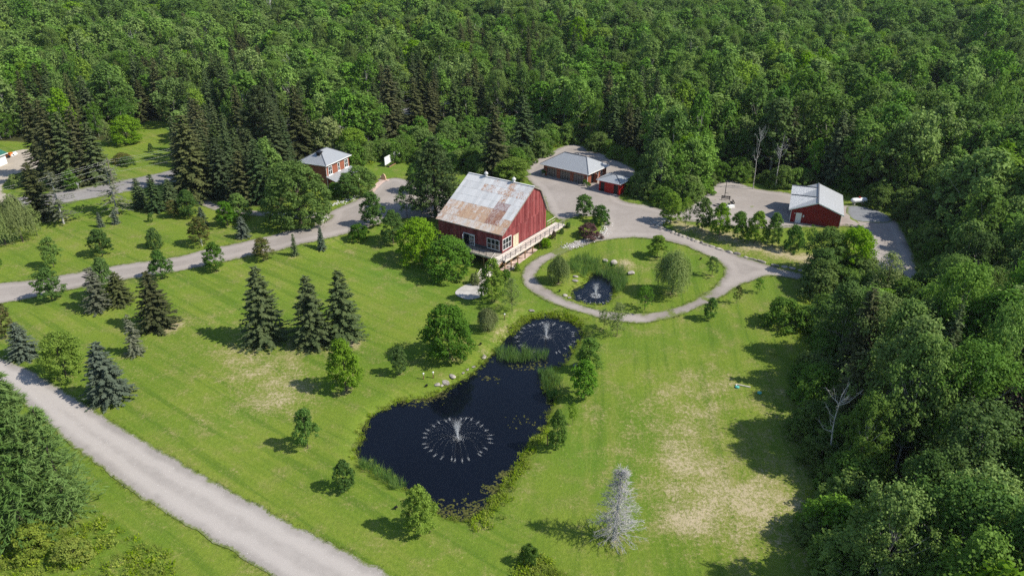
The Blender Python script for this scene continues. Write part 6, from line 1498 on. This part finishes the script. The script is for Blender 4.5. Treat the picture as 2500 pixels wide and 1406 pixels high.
    # power line
    P3 = [unp(-330, 522, 9.0), unp(262, 392, 9.2), unp(600, 309, 9.4), unp(926, 236, 9.6), unp(1245, 158, 10.0)]
    for k, p in enumerate(P3):
        gz = float(hgt(p[0], p[1])); t = empty('utility_pole', (p[0], p[1], gz)); d = Vector(P3[min(k + 1, 4)]) - Vector(P3[max(k - 1, 0)]); t.rotation_euler = (0, 0, math.atan2(d.y, d.x)); h = p[2] - gz
        tag(t, ['utility pole outside the left edge carrying the wires', 'utility pole hidden in the farm spruces', 'utility pole in the spruce belt beside the paved road', 'utility pole with crossarm beyond the sumac thicket', 'utility pole with crossarm far up in the forest'][k], 'utility pole', 'utility poles along the road')
        Geo().cyl((0, 0, -.3), (0, 0, h + .5), .14, .10, 8).build('shaft', 'pole', t); box('crossarm', 'pole', t, (-.05, -1.1, h - .18), (.05, 1.1, h - .06))
        for yy in (-1.0, 0, 1.0): Geo().cyl((0, yy, h - .06), (0, yy, h + .08), .05, .04, 6).build('insulator', 'wire', t)
    for j, (off, dz, lab) in enumerate(((-.3, .1, 'topmost overhead wire along the road'), (.3, -.5, 'second overhead wire from the top'), (0, -1.3, 'third overhead wire from the top'), (0, -2.6, 'lowest overhead wire slung below the others'))):
        A = []
        for a, c in zip(P3[:-1], P3[1:]):
            a, c = Vector(a), Vector(c); d = (c - a).normalized(); nrm = V3(-d.y, d.x, 0) * off
            for s in np.linspace(0, 1, 14)[:-1]: A.append(a + (c - a) * s + nrm + V3(0, 0, dz - 1.0 * 4 * s * (1 - s) * .8))
        V, Q = tube(np.array([tuple(p) for p in A]), np.full(len(A), .012), 4); o = link('overhead_wire', npmesh('overhead_wire', V, Q=Q, mats=['wire'])); tag(o, lab, 'wire', 'overhead wires along the road')

# ------------------------------------------------------------------ assemble
build_protos()
plan_trees()
build_ground(); build_roads()
build_barn(); build_deck(); build_garage(); build_shed(); build_house()
build_trees(); build_forest()
build_plants(); build_stones()
build_fountain(1117, 1070, WZ, 3.75, 'floating fountain in the large pond with a wide ring of jets', 28, 1)
build_fountain(1333, 824, WZ, 4.1, 'floating fountain in the upper round pond', 28, 2)
build_fountain(1454, 722, WZ2, 2.6, 'small fountain in the island pond by the reeds', 22, 3, 2.3, False)
build_small()

# ------------------------------------------------------------------ summer haze in the air
def build_haze():
    g = Geo().box((-900, -120, -8), (900, 1000, 60)); o = g.build('haze', None); o['kind'] = 'stuff'; o['label'] = 'thin summer haze over the forest'; o['category'] = 'haze'
    m = bpy.data.materials.new('haze_air'); m.use_nodes = True; nt = m.node_tree; nt.nodes.remove(nt.nodes['Principled BSDF'])
    pv = nt.nodes.new('ShaderNodeVolumePrincipled'); pv.inputs['Color'].default_value = (.80, .88, 1.0, 1); pv.inputs['Density'].default_value = .00006; pv.inputs['Anisotropy'].default_value = .2
    nt.links.new(pv.outputs[0], nt.nodes['Material Output'].inputs['Volume']); o.data.materials.append(m)
build_haze()
